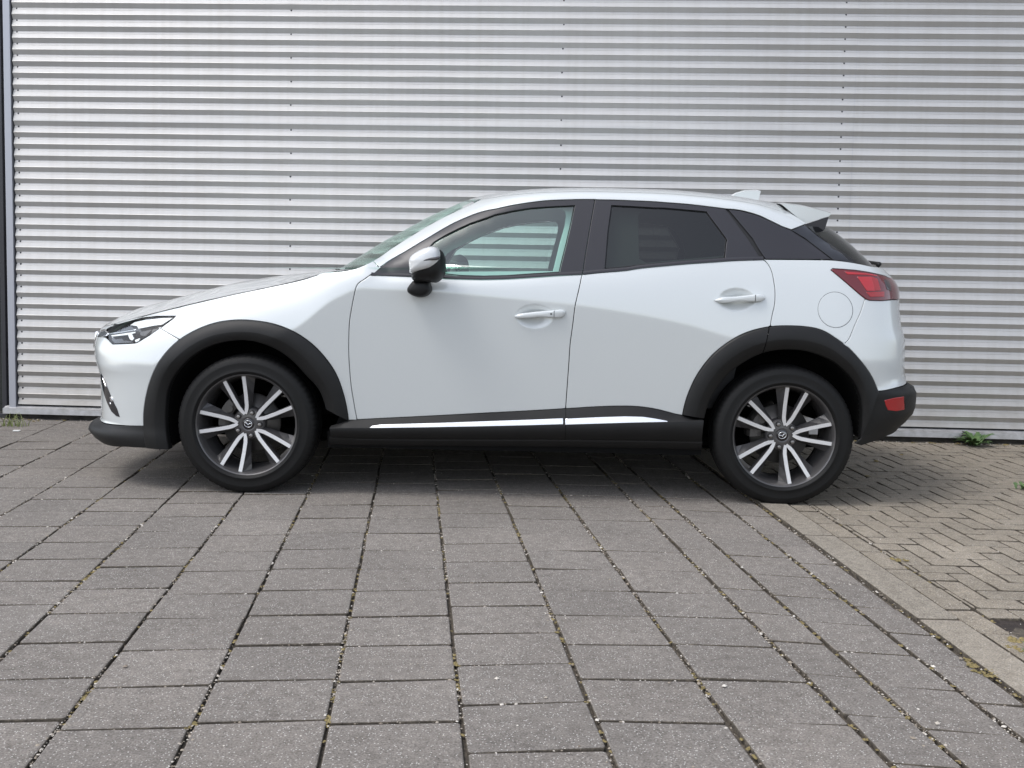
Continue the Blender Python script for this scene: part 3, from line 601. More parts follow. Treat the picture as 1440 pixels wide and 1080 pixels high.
# pillar and roof rail
fq = S(P['quarter_glass'][:7] + [(1.300,1.316)])
rail_low = fu_s + fur_s[1:] + [q for q in S(P['quarter_glass'][:5]) if q[0] > 1.01] + [(1.317,1.314)]
TR = .45
rail_top = [(float(x), float(ZR(x)+TR*(ZC(x)-ZR(x)))) for x in np.linspace(1.285, -.19, 50)]
rail = panel('roof_rail', [(-.656,1.094)] + rail_low + [(1.395,1.343),(1.408,1.350),(1.298,1.432)] + rail_top + [(-.235,1.418)] + S(P['a_pillar_front'])[::-1], paint, car, gap=.0015, h=.03)
# hood, roof, nose and tail skins
def hi_half(x, z):
    y = ZR(x)*0 + YT(x) - .40*np.maximum(z-ZT(x), 0)
    return y*ends(x, z, NW, NH, XW(z)+.46, XW(z), XR(z)-.62, XR(z))
def hood_grid():
    xs = np.r_[np.linspace(-2.172,-2.0,16), np.linspace(-1.97,-.935,44)]; us = np.linspace(-1, 1, 41); V = []; F = []
    fit_x = np.linspace(-2.2,-.93,60); zfit = np.polynomial.Polynomial.fit(fit_x, ZT(fit_x), 5)
    for x in xs:
        zt = float(zfit(x)); ye = max(float(yside(x, min(zt, float(ZT(x)))-.002))-.0012, .02)
        for u in us:
            a = abs(u); crown = float(np.interp(x, [-2.2,-1.9,-1.5,-1.25,-1.1,-.93], [.078,.080,.088,.072,.052,.018]))*(1-a**2.3) + .004*math.exp(-((a-.62)/.10)**2)*(1 if x > -1.9 else max(0,(x+2.1)/.2))
            k = max(0, min(1, (x+2.178)/.15))**.42
            xr_ = x + (.0 if x < -1.2 else -(1-a*a)*.085*((x+1.2)/.265)**2)
            V.append((xr_, u*ye, zt + crown*k))
    n = len(us); last = V[-n:]; rows = len(xs)
    base = []
    xq = np.linspace(-1.2, .0, 1400); w = hi_half(xq, np.full_like(xq, 1.085))
    for u in us:
        y = u*.735; base.append((float(xq[int(np.argmax(w >= max(abs(y), .003)))])-.014, y, 1.079))
    for t in (.35, .7, 1.0):
        for p, q in zip(last, base): V.append(tuple(p[i]+(q[i]-p[i])*t + (0, 0, .006*t*(1-t)*4)[i] for i in range(3)))
    rows += 3
    for i in range(rows-1):
        for j in range(n-1): F.append([i*n+j, (i+1)*n+j, (i+1)*n+j+1, i*n+j+1])
    return make('hood', V, F, paint, car, True)
hood_grid()
def roof_grid():
    V = []; F = []; m_ = 22; xs = np.linspace(-.262, 1.312, 66)
    zq = np.linspace(1.38, 1.56, 500)
    for x in xs:
        zr, zc = float(ZR(x)), float(ZC(x)); z0 = zr+(TR-.01)*(zc-zr)
        y = yside(np.full_like(zq, x), zq); ok = zq[(y > .02)]; zm = min(zc, float(ok.max()) if len(ok) else z0+.002); zm = max(zm, z0+.001)
        t = np.sin(np.linspace(0, 1, m_)*math.pi/2)**1.0; zz = z0+(zm-z0)*t
        yy = yside(np.full_like(zz, x), zz); yy[-1] = 0
        V += [(x, -float(a), float(c)) for a, c in zip(yy, zz)] + [(x, float(a), float(c)) for a, c in list(zip(yy, zz))[::-1][1:]]
    n = 2*m_-1
    for i in range(len(xs)-1):
        for j in range(n-1): F.append([i*n+j, (i+1)*n+j, (i+1)*n+j+1, i*n+j+1])
    return make('roof', V, F, paint, car, True)
roof_grid()
cap_grid('bumper_centre', .297, .43, .455, -1, paint, car)
cap_grid('nose_panel', .752, .80, .455, -1, paint, car, nz=6)
cap_grid('grille', .43, .752, .455, -1, gloss_black, car, push=.03)
for z in np.linspace(.47, .71, 7):
    MB().tube([(end_x(y, z, -1)+.03, y, z) for y in np.linspace(-.40, .40, 15)], .006, 6).build('grille_bar', gloss_black, car, True)
MB().tube([(end_x(y, z, -1)-.004, y, z) for y, z in [(-.46,.735),(-.40,.66),(-.36,.56),(-.25,.475),(0,.455),(.25,.475),(.36,.56),(.40,.66),(.46,.735)]], .012, 8).build('grille_surround', chrome, car, True)
MB().box(-2.205,-2.185,-.26,.26,.40,.53,.006).build('plate_holder', plate_m, car)
MB().tube([(-2.225, .052*math.cos(t), .655+.042*math.sin(t)) for t in np.linspace(0, 2*math.pi, 24, endpoint=False)], .006, 6, True).tube([(-2.228,-.045,.668),(-2.228,-.018,.655),(-2.228,0,.632),(-2.228,.018,.655),(-2.228,.045,.668)], .005, 6).build('front_emblem', chrome, car, True)
cap_grid('tailgate', .58, 1.137, .455, 1, paint, car, nz=22)
MB().box(1.955,1.985,-.06,.06,.90,.92,.004).tube([(1.978, .04*math.cos(t), .955+.032*math.sin(t)) for t in np.linspace(0, 2*math.pi, 24, endpoint=False)], .005, 6, True).build('rear_emblem', chrome, car)
# --- dark lower bumpers ------------------------------------------------------
lip = S(P['white_bottom'])
fb = S(P['front_bottom'])
bump_low = panel('lower_bumper', lip + edge_y(.45,.296,.205,-1,10) + [(-2.08,.188),(-1.98,.190),(-1.884,.200)] + [(-1.80,.203),(-1.70,.205),(-1.70,.31)], cladding, car, off=.003)
cap_grid('lower_bumper', .18, .297, .455, -1, cladding, car, nz=10)
rb = P['rear_bottom']
panel('lower_bumper', S(P['rear_black_top']) + edge_y(.45,.575,.345,1,18) + [(1.80,.332),(1.778,.326),(1.695,.306),(1.648,.294),(1.609,.305)] + [(1.642,.33),(1.642,.44),(1.638,.50)] + [(1.66,.53)], cladding, car, off=.004)
cap_grid('lower_bumper', .335, .578, .455, 1, cladding, car, nz=14)
refl = panel('reflector', P['reflector'], red_refl, car, off=.007, gap=0, h=.02)
panel('reflector_recess', P['refl_side'], blackpl, car, off=.006, gap=0, h=.02)
# --- wheel arch cladding ----------------------------------------------------
def arch(out, inn, cut=None):
    n = 90; o, i = resample(out, n), resample(inn, n)
    mk = lambda t: (1-t)*o+t*i
    pieces = []
    strip('wheel_arch_trim', [o, mk(.03), mk(.055), mk(.55), mk(.57), mk(.96), i, i], [.001, .008, .011, .017, .0165, .003, -.003, -.05], cladding, car, n)
arch(af_out, af_in); 
n = 90; o_, i_ = resample(ar_out, n), resample(ar_in, n)
kc = int(np.argmin(np.abs(o_[:,0]-1.190)))
def arch_piece(a, b, o, i):
    mk = lambda t: ((1-t)*o+t*i)[a:b]
    return strip('wheel_arch_trim', [mk(0), mk(.03), mk(.055), mk(.55), mk(.57), mk(.96), mk(1), mk(1)], [.001, .008, .011, .017, .0165, .003, -.003, -.05], cladding, car, b-a)
kin = int(np.argmin(np.abs(i_[:,0]-1.158)))
# the trim splits along the slanted door cut
o2 = np.concatenate([resample(o_[:kc+1], 45), resample(o_[kc:], 45)]); i2_ = np.concatenate([resample(i_[:kin+1], 45), resample(i_[kin:], 45)])
o2[44] += (-.002, -.0005); o2[45] += (.002, .0005); i2_[44] += (-.002, -.0005); i2_[45] += (.002, .0005)
arch_piece(0, 45, o2, i2_); arch_piece(45, 90, o2, i2_)
# --- sill -------------------------------------------------------------------
def below(c, dz): return [(a, b+dz) for a, b in c]
fold = S(P['sill_fold']); sl = S(P['sill_line'])
top = [(-.885,.333),(-.84,.345)] + S(P['sill_top'] + P['sill_top_rear'][1:])
def seg(c, a, b): 
    c = np.array(c); xs = np.linspace(a, b, 60); k = np.argsort(c[:,0]); return [(float(x), float(np.interp(x, c[k,0], c[k,1]))) for x in xs]
for a, b in ((-.875,.2425), (.2445,.89)):
    strip('sill_trim', [seg(top,a,b), seg(below(top,-.004),a,b), seg(fold,a,b), seg(below(fold,-.003),a,b), seg(below(sl,.006),a,b), seg(sl,a,b)], [.000, .006, .030, .033, .006, -.004], cladding, car, 60)
strip('sill_panel', [seg(below(sl,.003),-.885,.895), seg(below(sl,-.006),-.885,.895), seg(below(sl,-.03),-.885,.895), [(-.885,.215),(.895,.235)], [(-.885,.20),(.895,.22)]], [-.006, -.006, -.016, -.07, -.16], blackpl, car, 60)
strip('sill_fold_line', [seg(below(sl,.0015),-.75,.89), seg(below(sl,-.0015),-.75,.89)], [.0285, .0285], cladding, car, 60)
topA, foldA = np.array(sorted(top)), np.array(sorted(fold))
def facet(x, z):
    zt = np.interp(x, topA[:,0], topA[:,1]); zf = np.interp(x, foldA[:,0], foldA[:,1])
    return yside(x, z) + .006 + .024*np.clip((zt-z)/np.maximum(zt-zf, .01), -.2, 1.3) + .004
for nm in ('strip_front', 'strip_rear'):
    panel('bright_strip', P[nm], bright_trim, car, off=0, gap=.0005, h=.03, depth=.01, fn=facet)
# --- windows, frames and pillars --------------------------------------------
gf = clean(P['glass_front']); gf = [gf[0],(-.405,1.219)] + [q for q in gf[2:] if q not in ((-.067,1.368),)]
gr = P['glass_rear']
cmu = S(P['cut_mid_up'])
frm_f = panel('window_frame', fu_s + cmu[1:] + fl_s[::-1], satin_black, [door_f[0], door_f[1]], off=-.003, holes=[gf], gap=.0015, depth=.018)
frm_r = panel('window_frame', fur_s + [(1.04,1.352),(1.10,1.262),(1.150,1.178),(1.163,1.166)] + flr_s[::-1] + cmu[::-1], satin_black, [door_r[0], door_r[1]], off=-.003, holes=[gr], gap=.0015, depth=.018)
panel('window_seal', [(a, b) for a, b in gf], seal, [door_f[0], door_f[1]], off=-.013, holes=[[tuple(q) for q in offset_loop(gf if area(gf)>0 else gf[::-1], .005)]], gap=0, depth=.002, h=.05)
panel('window_seal', gr, seal, [door_r[0], door_r[1]], off=-.013, holes=[[tuple(q) for q in offset_loop(gr if area(gr)>0 else gr[::-1], .005)]], gap=0, depth=.002, h=.05)
panel('window_glass', gf, glass_clear, [door_f[0], door_f[1]], off=-.014, gap=0, depth=.0005, h=.05)
panel('window_glass', gr, glass_dark, [door_r[0], door_r[1]], off=-.014, gap=0, depth=.0005, h=.05)
strip('belt_moulding', [fl_s, below(fl_s,.008), below(fl_s,.016)], [.003, .006, -.002], satin_black, [door_f[0], door_f[1]], 60)
strip('belt_moulding', [flr_s, below(flr_s,.008), below(flr_s,.016)], [.003, .006, -.002], satin_black, [door_r[0], door_r[1]], 60)
panel('pillar_seal', [(.975,1.408),(1.06,1.398),(1.24,1.172),(1.12,1.160)], seal, car, off=-.012, gap=0, depth=.004)
panel('pillar_seal', [(1.29,1.325),(1.40,1.348),(1.62,1.168),(1.47,1.160)], seal, car, off=-.012, gap=0, depth=.004)
panel('quarter_window', P['quarter_glass'], satin_black, car, off=-.003, gap=.003, depth=.01)
panel('hatch_pillar', P['hatch_pillar'], gloss_black, car, off=-.006, gap=.002, depth=.01)
def screen(name, z0, z1, end, m, yl, nz=18, ny=31, push=.0):
    V = []; F = []
    for z in np.linspace(z0, z1, nz):
        y_ = yl(z)
        for u in np.linspace(-1, 1, ny):
            y = u*y_; xs = np.linspace(-1.2, .2, 1400) if end < 0 else np.linspace(2.0, 1.2, 1400)
            w = hi_half(xs, np.full_like(xs, z)); k = int(np.argmax(w >= max(abs(y), .003))); V.append((float(xs[k])-end*push, y, z))
    for i in range(nz-1):
        for j in range(ny-1): F.append([i*ny+j, i*ny+j+1, (i+1)*ny+j+1, (i+1)*ny+j])
    a, b, c = (np.array(V)[[f[q] for f in F]] for q in (0, 1, 3))
    if np.mean(np.cross(b-a, c-a)[:,0])*end < 0: F = [f[::-1] for f in F]
    return make(name, V, F, m, car, True)
apf = np.array(sorted(S(P['a_pillar_front'] + [(-.235,1.418),(-.195,1.447)]), key=lambda q: q[1]))
def ap_y(z):
    x = np.interp(z, apf[:,1], apf[:,0]); return float(yside(x, z))-.002 if z > 1.125 else float(yside(-.69-(1.125-z)*1.3, z))
screen('windscreen', 1.083, 1.446, -1, glass_screen, ap_y, push=-.004)
MB().tube([(-.985+.26*(u*u), u*.66, 1.035) for u in np.linspace(-1, 1, 25)], .022, 8).build('scuttle_panel', blackpl, car, True)
for y0_, y1_ in ((-.62,.02), (-.10,.50)):
    MB().tube([(-.95+.25*(y*y), y, 1.052) for y in np.linspace(y0_, y1_, 10)], .008, 6).build('wiper', blackpl, car, True)
MB().tube([(-.932, -.48, 1.072), (-.916,-.50,1.085), (-.90,-.52,1.078)], [.006,.009,.006], 8).build('washer_nozzle', blackpl, car, True)
hp_e = np.array([(1.163,1.605),(1.208,1.568),(1.254,1.524),(1.289,1.472),(1.40,1.36)])
screen('rear_screen', 1.137, 1.335, 1, glass_dark, lambda z: float(yside(np.interp(z, hp_e[:,0], hp_e[:,1])-.012, z)), push=.004)
MB().loft([[(float(np.interp(z, hp_e[:,0], hp_e[:,1]))-.10, y, z) for y in np.linspace(-.60,.60,7)] for z in np.linspace(1.13,1.40,6)], closed=False).build('load_blind', trim_dark, car)
MB().tube([(1.872+.004, -.30, 1.150),(1.886,-.30,1.164),(1.890,-.27,1.166),(1.86,.0,1.19)], [.010,.012,.010,.005], 8).build('rear_wiper', blackpl, car, True)
# --- spoiler, antenna --------------------------------------------------------
sp = [(1.296,1.440),(1.315,1.446),(1.385,1.437),(1.473,1.420),(1.537,1.404),(1.539,1.399),(1.527,1.388),(1.475,1.372),(1.412,1.350)]
rings = []
for u in np.linspace(-1, 1, 25):
    dx, dz = .065*(1-abs(u)**2.4), .030*(1-abs(u)**3); rings.append([(a+dx*(1 if i > 1 else .5), u*.585, b+dz) for i, (a, b) in enumerate(sp)])
MB().loft(rings).build('roof_spoiler', paint, car, False)
for s in (-1, 1):
    MB().loft([[(a, s*y, b) for a, b in P['spoiler_winglet']] for y in (.545, .592)]).build('spoiler_winglet', satin_black, car)
fin = [(1.141,1.520),(1.160,1.530),(1.185,1.545),(1.234,1.560),(1.300,1.563),(1.319,1.560),(1.312,1.53),(1.308,1.505)]
MB().loft([[(a, y, b) for a, b in [(q[0], q[1]-.004*abs(k)) for q in fin]] for k, y in ((2,-.026),(1,-.016),(0,-.006),(0,.006),(1,.016),(2,.026))]).build('antenna_fin', paint, car)
# --- handles, flap, mirrors ---------------------------------------------------
def bar_handle(hp, cp, parents, keyhole):
    y0 = float(yraw(sum(q[0] for q in hp)/len(hp), sum(q[1] for q in hp)/len(hp)))
    whole = hp[:5] + cp[1:-1] + hp[6:]
    pillow('door_handle', whole, y0-.006, y0+.023, paint, parents, pw=4.2)
    xs_ = (hp[4][0]+cp[0][0])/2; zt_, zb_ = hp[4][1], hp[5][1]
    for s, pr in zip((-1, 1), parents):
        MB().loft([[(xs_+dx, s*(y0+d), z) for dx, z in ((-.0012,zb_+.002),(.0012,zb_+.002),(.0012,zt_-.001),(-.0012,zt_-.001))] for d in (.0, .0232)]).build('handle_joint', seal, pr)
    if keyhole:
        for s, pr in zip((-1, 1), parents):
            MB().loft([[(.163+.0042*math.cos(t), s*(y0+d), .892+.0042*math.sin(t)) for t in np.linspace(0, 2*math.pi, 14, endpoint=False)] for d in (.010, .0242)]).build('keyless_button', blackpl, pr)
bar_handle(P['handle'], P['handle_cap'], door_f, True); bar_handle(P['rhandle'], P['rhandle_cap'], door_r, False)
fc = (1.5, .936); FR = .0855
circ = [(fc[0]+FR*math.cos(t), fc[1]+FR*math.sin(t)) for t in np.linspace(0, 2*math.pi, 60, endpoint=False)]
panel('flap_gap', circ, seal, [quarter[0], quarter[1]], off=.0006, holes=[[(fc[0]+(FR-.0042)*math.cos(t), fc[1]+(FR-.0042)*math.sin(t)) for t in np.linspace(0, 2*math.pi, 60, endpoint=False)]], gap=0, depth=.001, h=.03)
panel('fuel_flap', [(fc[0]+(FR-.003)*math.cos(t), fc[1]+(FR-.003)*math.sin(t)) for t in np.linspace(0, 2*math.pi, 60, endpoint=False)], paint, [quarter[0], quarter[1]], off=.0012, gap=.0002, depth=.001, h=.03)
mir = pillow('wing_mirror', P['mirror_full'], .885, 1.035, blackpl, car, pw=3.0)
pillow('mirror_cap', [(a-.002, b+.002) for a, b in P['mirror_cap']], .91, 1.056, silver_cap, mir, pw=3.6)
pillow('mirror_stalk', P['mirror_stalk'], .835, .965, blackpl, mir, pw=5.0)
pillow('indicator', P['mirror_ind'], 1.040, 1.0565, smoke_lens, mir, pw=3.4)
for s, pr in zip((-1, 1), mir):
    MB().loft([[(-.342+.002*k, s*(.935+.042*math.cos(t)), 1.112+.04*math.sin(t)) for t in np.linspace(0, 2*math.pi, 20, endpoint=False)] for k in (-4, 0)]).build('mirror_pane', mirror_glass, pr)
    pr_ = pr
# --- lights ------------------------------------------------------------------
hl = panel('headlight', P['headlight'], lens_clear, car, off=.000, gap=.001, depth=.03, h=.03)
hp = [hl[0], hl[1]]
panel('lamp_housing', P['headlight'], gloss_black, hp, off=-.030, gap=.001, depth=.002, h=.03)
panel('lamp_reflector', P['hl_bright_up'], lamp_white, hp, off=-.010, gap=0, depth=.015, h=.02)
panel('lamp_bar', P['hl_chrome_bar'], chrome, hp, off=-.006, gap=0, depth=.012, h=.02)
panel('lamp_bar', P['hl_low_chrome'], lamp_white, hp, off=-.012, gap=0, depth=.012, h=.02)
panel('lamp_corner', P['hl_corner_chrome'], lamp_white, hp, off=-.012, gap=0, depth=.012, h=.02)
panel('lamp_bulb', [(-1.905,.748),(-1.880,.752),(-1.868,.735),(-1.858,.728),(-1.866,.716),(-1.880,.722),(-1.893,.735)], lamp_white, hp, off=-.014, gap=0, depth=.012, h=.02)
panel('grille_wing', [(-2.165,.722),(-2.13,.742),(-2.075,.752),(-2.043,.744),(-2.036,.730),(-2.075,.722),(-2.13,.716)], chrome, car, off=.004, gap=0, depth=.02, h=.02)
panel('nose_panel', [(-2.028,.780),(-2.05,.769),(-2.075,.756),(-2.12,.750),(-2.16,.735)] + [(x, float(ZT(x))-.002) for x in np.linspace(-2.17,-2.03,10)], paint, car, gap=.001, h=.02)
fog = panel('fog_lamp_bezel', [(-2.085,.537),(-2.062,.540),(-2.042,.527),(-2.012,.484),(-1.972,.424),(-1.94,.381),(-1.924,.343),(-1.949,.346),(-1.983,.364),(-2.016,.401),(-2.055,.455),(-2.08,.505)], gloss_black, car, off=.003, gap=0, depth=.01, h=.02)
for nm in ('fog_c1', 'fog_c2', 'fog_c3'):
    panel('chrome_insert', P[nm], chrome, [fog[0], fog[1]], off=.007, gap=0, depth=.008, h=.02)
tlp = panel('tail_light', tl, red_lens, car, off=.004, gap=.0015, depth=.02, h=.02)
tp = [tlp[0], tlp[1]]
panel('light_bar', P['tl_bar'], red_bright, tp, off=.0065, gap=0, depth=.004, h=.02)
panel('light_block', P['tl_block'], red_bright, tp, off=.0065, gap=0, depth=.004, h=.02)
panel('light_block', P['tl_block2'], red_refl, tp, off=.006, gap=0, depth=.004, h=.02)
panel('light_block', P['tl_low'], red_refl, tp, off=.006, gap=0, depth=.004, h=.02)
panel('light_lens', P['tl_eye'], smoke_lens, tp, off=.007, gap=0, depth=.004, h=.02)
for s in (-1, 1):
    V = []; F = []; zs = np.linspace(.988, 1.092, 9); ys = np.linspace(.22, .74, 16)
    for z in zs:
        for y in ys: V.append((end_x(y, z, 1)+.0025, s*y, z))
    for i in range(8):
        for j in range(15): F.append([i*16+j, i*16+j+1, (i+1)*16+j+1, (i+1)*16+j])
    if s < 0: F = [f[::-1] for f in F]
    make('tail_light', V, F, red_lens, car, True)
# --- wheel houses, floor, cabin ------------------------------------------------
for arc, cx in ((af_in, -1.281), (ar_in, 1.281)):
    for s in (-1, 1):
        q = resample(([(-1.72,.19),(-1.72,.27)] if cx < 0 else []) + list(arc), 46); rows = [[(a, s*(float(yside(a, max(b,.3)))-.04), b) for a, b in q], [(a, s*.56, b) for a, b in q]]
        rows.append([(cx+(a-cx)*.05, s*.555, .45+(b-.45)*.05) for a, b in q])
        MB().loft(rows, closed=False).build('wheel_house', shell_black, car, True)
MB().box(-1.75,1.50,-.60,.60,.24,.28).build('underbody', shell_black, car)
MB().box(-.9,.9,-.80,.80,.225,.30).build('floor_pan', shell_black, car)
for x, w in ((-1.281,.05), (1.281,.06)): MB().tube([(x,-.66,.331),(x,.66,.331)], w*.6, 10).build('axle', shell_black, car, True)
MB().box(-1.02,-.86,-.60,.60,.35,.98,.03).build('bulkhead', shell_black, car)
ff = clean(P['far_front']); ff = [(-.535,1.075),(-.50,1.14),(-.453,1.195)] + [q for q in ff[1:] if q not in ((-.099,1.366),)]
fr_ = [(.615,1.407),(.818,1.405),(.905,1.385),(.952,1.355),(1.006,1.286),(1.027,1.223),(1.024,1.186),(.619,1.141),(.585,1.16),(.585,1.38)]
inner_out = [(-.70,1.03),(-.64,1.09)] + [(a, b+.012) for a, b in fu_s[6::3]] + [(a, b+.012) for a, b in fur_s[::4]] + [(1.22,1.38),(1.34,1.31),(1.50,1.18),(1.0,1.10),(.3,1.02)]
panel('cabin_trim', inner_out, trim_grey, car, off=-.075, holes=[ff, fr_], gap=0, depth=.03, h=.06)
V = [(x, y, 1.405+.035*(1-(y/.6)**2)+(.0 if x > -.1 else (x+.1)*.3)) for x in np.linspace(-.33, 1.3, 12) for y in np.linspace(-.60, .60, 9)]
make('headliner', V, [[i*9+j, i*9+j+1, (i+1)*9+j+1, (i+1)*9+j] for i in range(11) for j in range(8)], trim_grey, car, True)
MB().box(-.90,-.45,-.70,.70,.72,.985,.05).build('dashboard', trim_dark, car)
MB().tube([(-.36+.06*math.sin(t)*.5, -.37+.18*math.cos(t), .93+.17*math.sin(t)) for t in np.linspace(0, 2*math.pi, 26, endpoint=False)], .015, 8, True).build('steering_wheel', trim_dark, car, True)
def seat(x, y, w, hr):
    b = MB().box(x-.28,x+.22,y-w/2,y+w/2,.42,.56,.05)
    b.build('seat', trim_dark, car)
    MB().loft([[(x+.14+dx, y+a*w/2*k, z+c) for a, c in ((-1,0),(1,0))] + [(x+.26+dx, y+a*w/2*k, z+c) for a, c in ((1,0),(-1,0))] for z, dx, k in ((.50,0,1),(.75,.05,1),(.95,.10,.95),(1.02,.12,.85))]).build('seat_backrest', trim_dark, car)
    if hr: MB().box(x+.27,x+.36,y-.12,y+.12,1.05,1.22,.035).build('headrest', trim_dark, car)
for s in (-1, 1): seat(.05, s*.37, .50, True); seat(.80, s*.34, .60, True)

# --- wheels ----------------------------------------------------------------
def lathe(prof, n, s, cx, cy, cz, wob=None):
    rings = []
    for k in range(n):
        t = 2*math.pi*k/n; c, q = math.cos(t), math.sin(t)
        rings.append([(cx+(r+(wob(k, i) if wob else 0))*c, cy+s*d, cz+(r+(wob(k, i) if wob else 0))*q) for i, (r, d) in enumerate(prof)])
    rings.append(rings[0]); return MB().loft(rings, closed=False)
def wheel(cx, s, rot, first):
    cy, cz = s*.745, .331; PD = lambda r, th, d: (cx+r*math.cos(th), cy+s*d, cz+r*math.sin(th))
    prof = [(.215,-.09),(.24,-.107),(.29,-.112),(.318,-.098),(.328,-.08),(.3365,-.04),(.3365,-.028),(.329,-.026),(.329,-.020),(.3365,-.018),(.3365,.018),(.329,.020),(.329,.026),(.3365,.028),(.3362,.055),(.3335,.078),(.327,.092),(.316,.101),(.300,.1075),(.296,.1085),(.293,.108),(.276,.1105),(.262,.110),(.260,.1115),(.256,.1115),(.253,.108),(.246,.102),(.238,.092)]
    grv = lambda k, i: -.0028 if (14 <= i <= 16 and k % 5 == 0) else 0
    ty_prof = prof
    barrel = lathe([(.243,.086),(.2455,.0985),(.243,.1005),(.238,.097),(.232,.085),(.224,.055),(.215,.0),(.212,-.05),(.22,-.095)], 96, s, cx, cy, cz)
    hub = lathe([(.0,.062),(.030,.062),(.034,.064),(.070,.060),(.077,.052),(.080,.015)], 48, s, cx, cy, cz)
    rim = MB(); rim.add(barrel.v, barrel.f); rim.add(hub.v, hub.f)
    faces = []
    for k in range(5):
        th0 = rot + k*2*math.pi/5
        face = MB()
        for sg in (-1, 1):
            path = [(.050, .03), (.060, .13), (.072, .185), (.090, .222), (.14, .222), (.19, .213), (.2385, .206)]
            rg = []; fc_ = []
            for i, (r, a) in enumerate(path):
                r2, a2 = path[min(i+1, len(path)-1)]; r1, a1 = path[max(i-1, 0)]
                p = np.array((r*math.cos(sg*a), r*math.sin(sg*a))); t = np.array((r2*math.cos(sg*a2)-r1*math.cos(sg*a1), r2*math.sin(sg*a2)-r1*math.sin(sg*a1))); t /= np.linalg.norm(t)
                nrm = np.array((-t[1], t[0]))*sg               # away from the middle of the pair
                w = .0086 if i > 1 else .0070
                d = .066 + .020*(r/.24)**1.5
                outb = .010 + .020*max(0, (r-.08)/.16)**1.0 + (.012 if i >= len(path)-2 else 0)*(i-len(path)+3)/2
                inb = .004
                def W(q, dd, c0=math.cos(th0), s0=math.sin(th0)): return (cx+q[0]*c0-q[1]*s0, cy+s*dd, cz+q[0]*s0+q[1]*c0)
                rg.append([W(p+nrm*(w+outb), d-.034), W(p+nrm*(w+.0012), d-.0012), W(p-nrm*(w+.0012), d-.0012), W(p-nrm*(w+inb), d-.034)])
                fc_.append([W(p+nrm*(w+.0004), d-.002), W(p+nrm*w, d+.0004), W(p-nrm*w, d+.0004), W(p-nrm*(w+.0004), d-.002)])
            rim.loft(rg); face.loft(fc_)
        faces.append(face)
    w = rim.build('wheel', gunmetal, car); 
    tag(w)
    ty = lathe(ty_prof, 360, s, cx, cy, cz, grv); ty.v = [(x, y + (s*.004*max(0, (.03-z)/.03) if z < .03 and s*(y-cy) > .07 else 0), max(z, .0008)) for x, y, z in ty.v]; ty.build('tyre', rubber, w, True)
    for f_ in faces: f_.build('spoke_face', alu_cut, w)
    lathe([(.0,.0655),(.024,.0655),(.0275,.064),(.0285,.058)], 32, s, cx, cy, cz).build('centre_cap', gloss_black, w, True)
    th = R(18) if rot < .5 else R(-8)
    e = MB()
    def E_(a, b): return (cx+(a*math.cos(th)*1-b*math.sin(th))*(1 if s < 0 else -1), cy+s*.0668, cz+a*math.sin(th)+b*math.cos(th))
    e.tube([E_(.0185*math.cos(t), .0155*math.sin(t)) for t in np.linspace(0, 2*math.pi, 28, endpoint=False)], .0017, 6, True)
    e.tube([E_(*q) for q in [(-.0175,.003),(-.010,.0035),(-.004,.0005),(0,-.006),(.004,.0005),(.010,.0035),(.0175,.003)]], [.0010,.0022,.0026,.0022,.0026,.0022,.0010], 6)
    e.build('cap_emblem', chrome, w, True)
    for k in range(5):
        t = rot + (k+.5)*2*math.pi/5; nx, nz = cx+.0572*math.cos(t), cz+.0572*math.sin(t)
        MB().loft([[(nx+.0125*math.cos(a), cy+s*d, nz+.0125*math.sin(a)) for a in np.linspace(0, 2*math.pi, 16, endpoint=False)] for d in (.052, .0635)]).build('nut_seat', gloss_black, w)
        MB().loft([[(nx+r*math.cos(a), cy+s*d, nz+r*math.sin(a)) for a in np.linspace(0, 2*math.pi, 7)[:6]] for r, d in ((.0100,.050),(.0100,.071),(.0085,.0755),(.004,.077))]).build('lug_nut', steel, w)
    lathe([(.05,.030),(.072,.030),(.074,.012),(.142,.010),(.142,-.012),(.07,-.012)], 60, s, cx, cy, cz).build('brake_disc', steel, w, True)
    cal = []; a0 = R(130) 
    for t in np.linspace(a0, a0+R(55), 12):
        cal.append([PD(.095, t, .036), PD(.118, t, .047), PD(.150, t, .044), PD(.158, t, .010), PD(.158, t, -.05), PD(.095, t, -.03)])
    c_ = MB().loft(cal); c_.tube([PD(.118, a0+R(14), .05), PD(.118, a0+R(14), .030)], .017, 10); c_.tube([PD(.118, a0+R(38), .05), PD(.118, a0+R(38), .030)], .017, 10)
    c_.build('brake_caliper', cast, w)
    if first:
        MB().loft([[(cx-.213+.004*math.cos(a), cy+s*d, cz+.185+.004*math.sin(a)) for a in np.linspace(0, 2*math.pi, 12, endpoint=False)] for d in (.104, .1088)]).build('tyre_mark', red_dot, w)
    return w
wheel(-1.281, -1, R(34), True); wheel(1.281, -1, R(3.5), False)
wheel(-1.281, 1, R(50), False); wheel(1.281, 1, R(20), False)
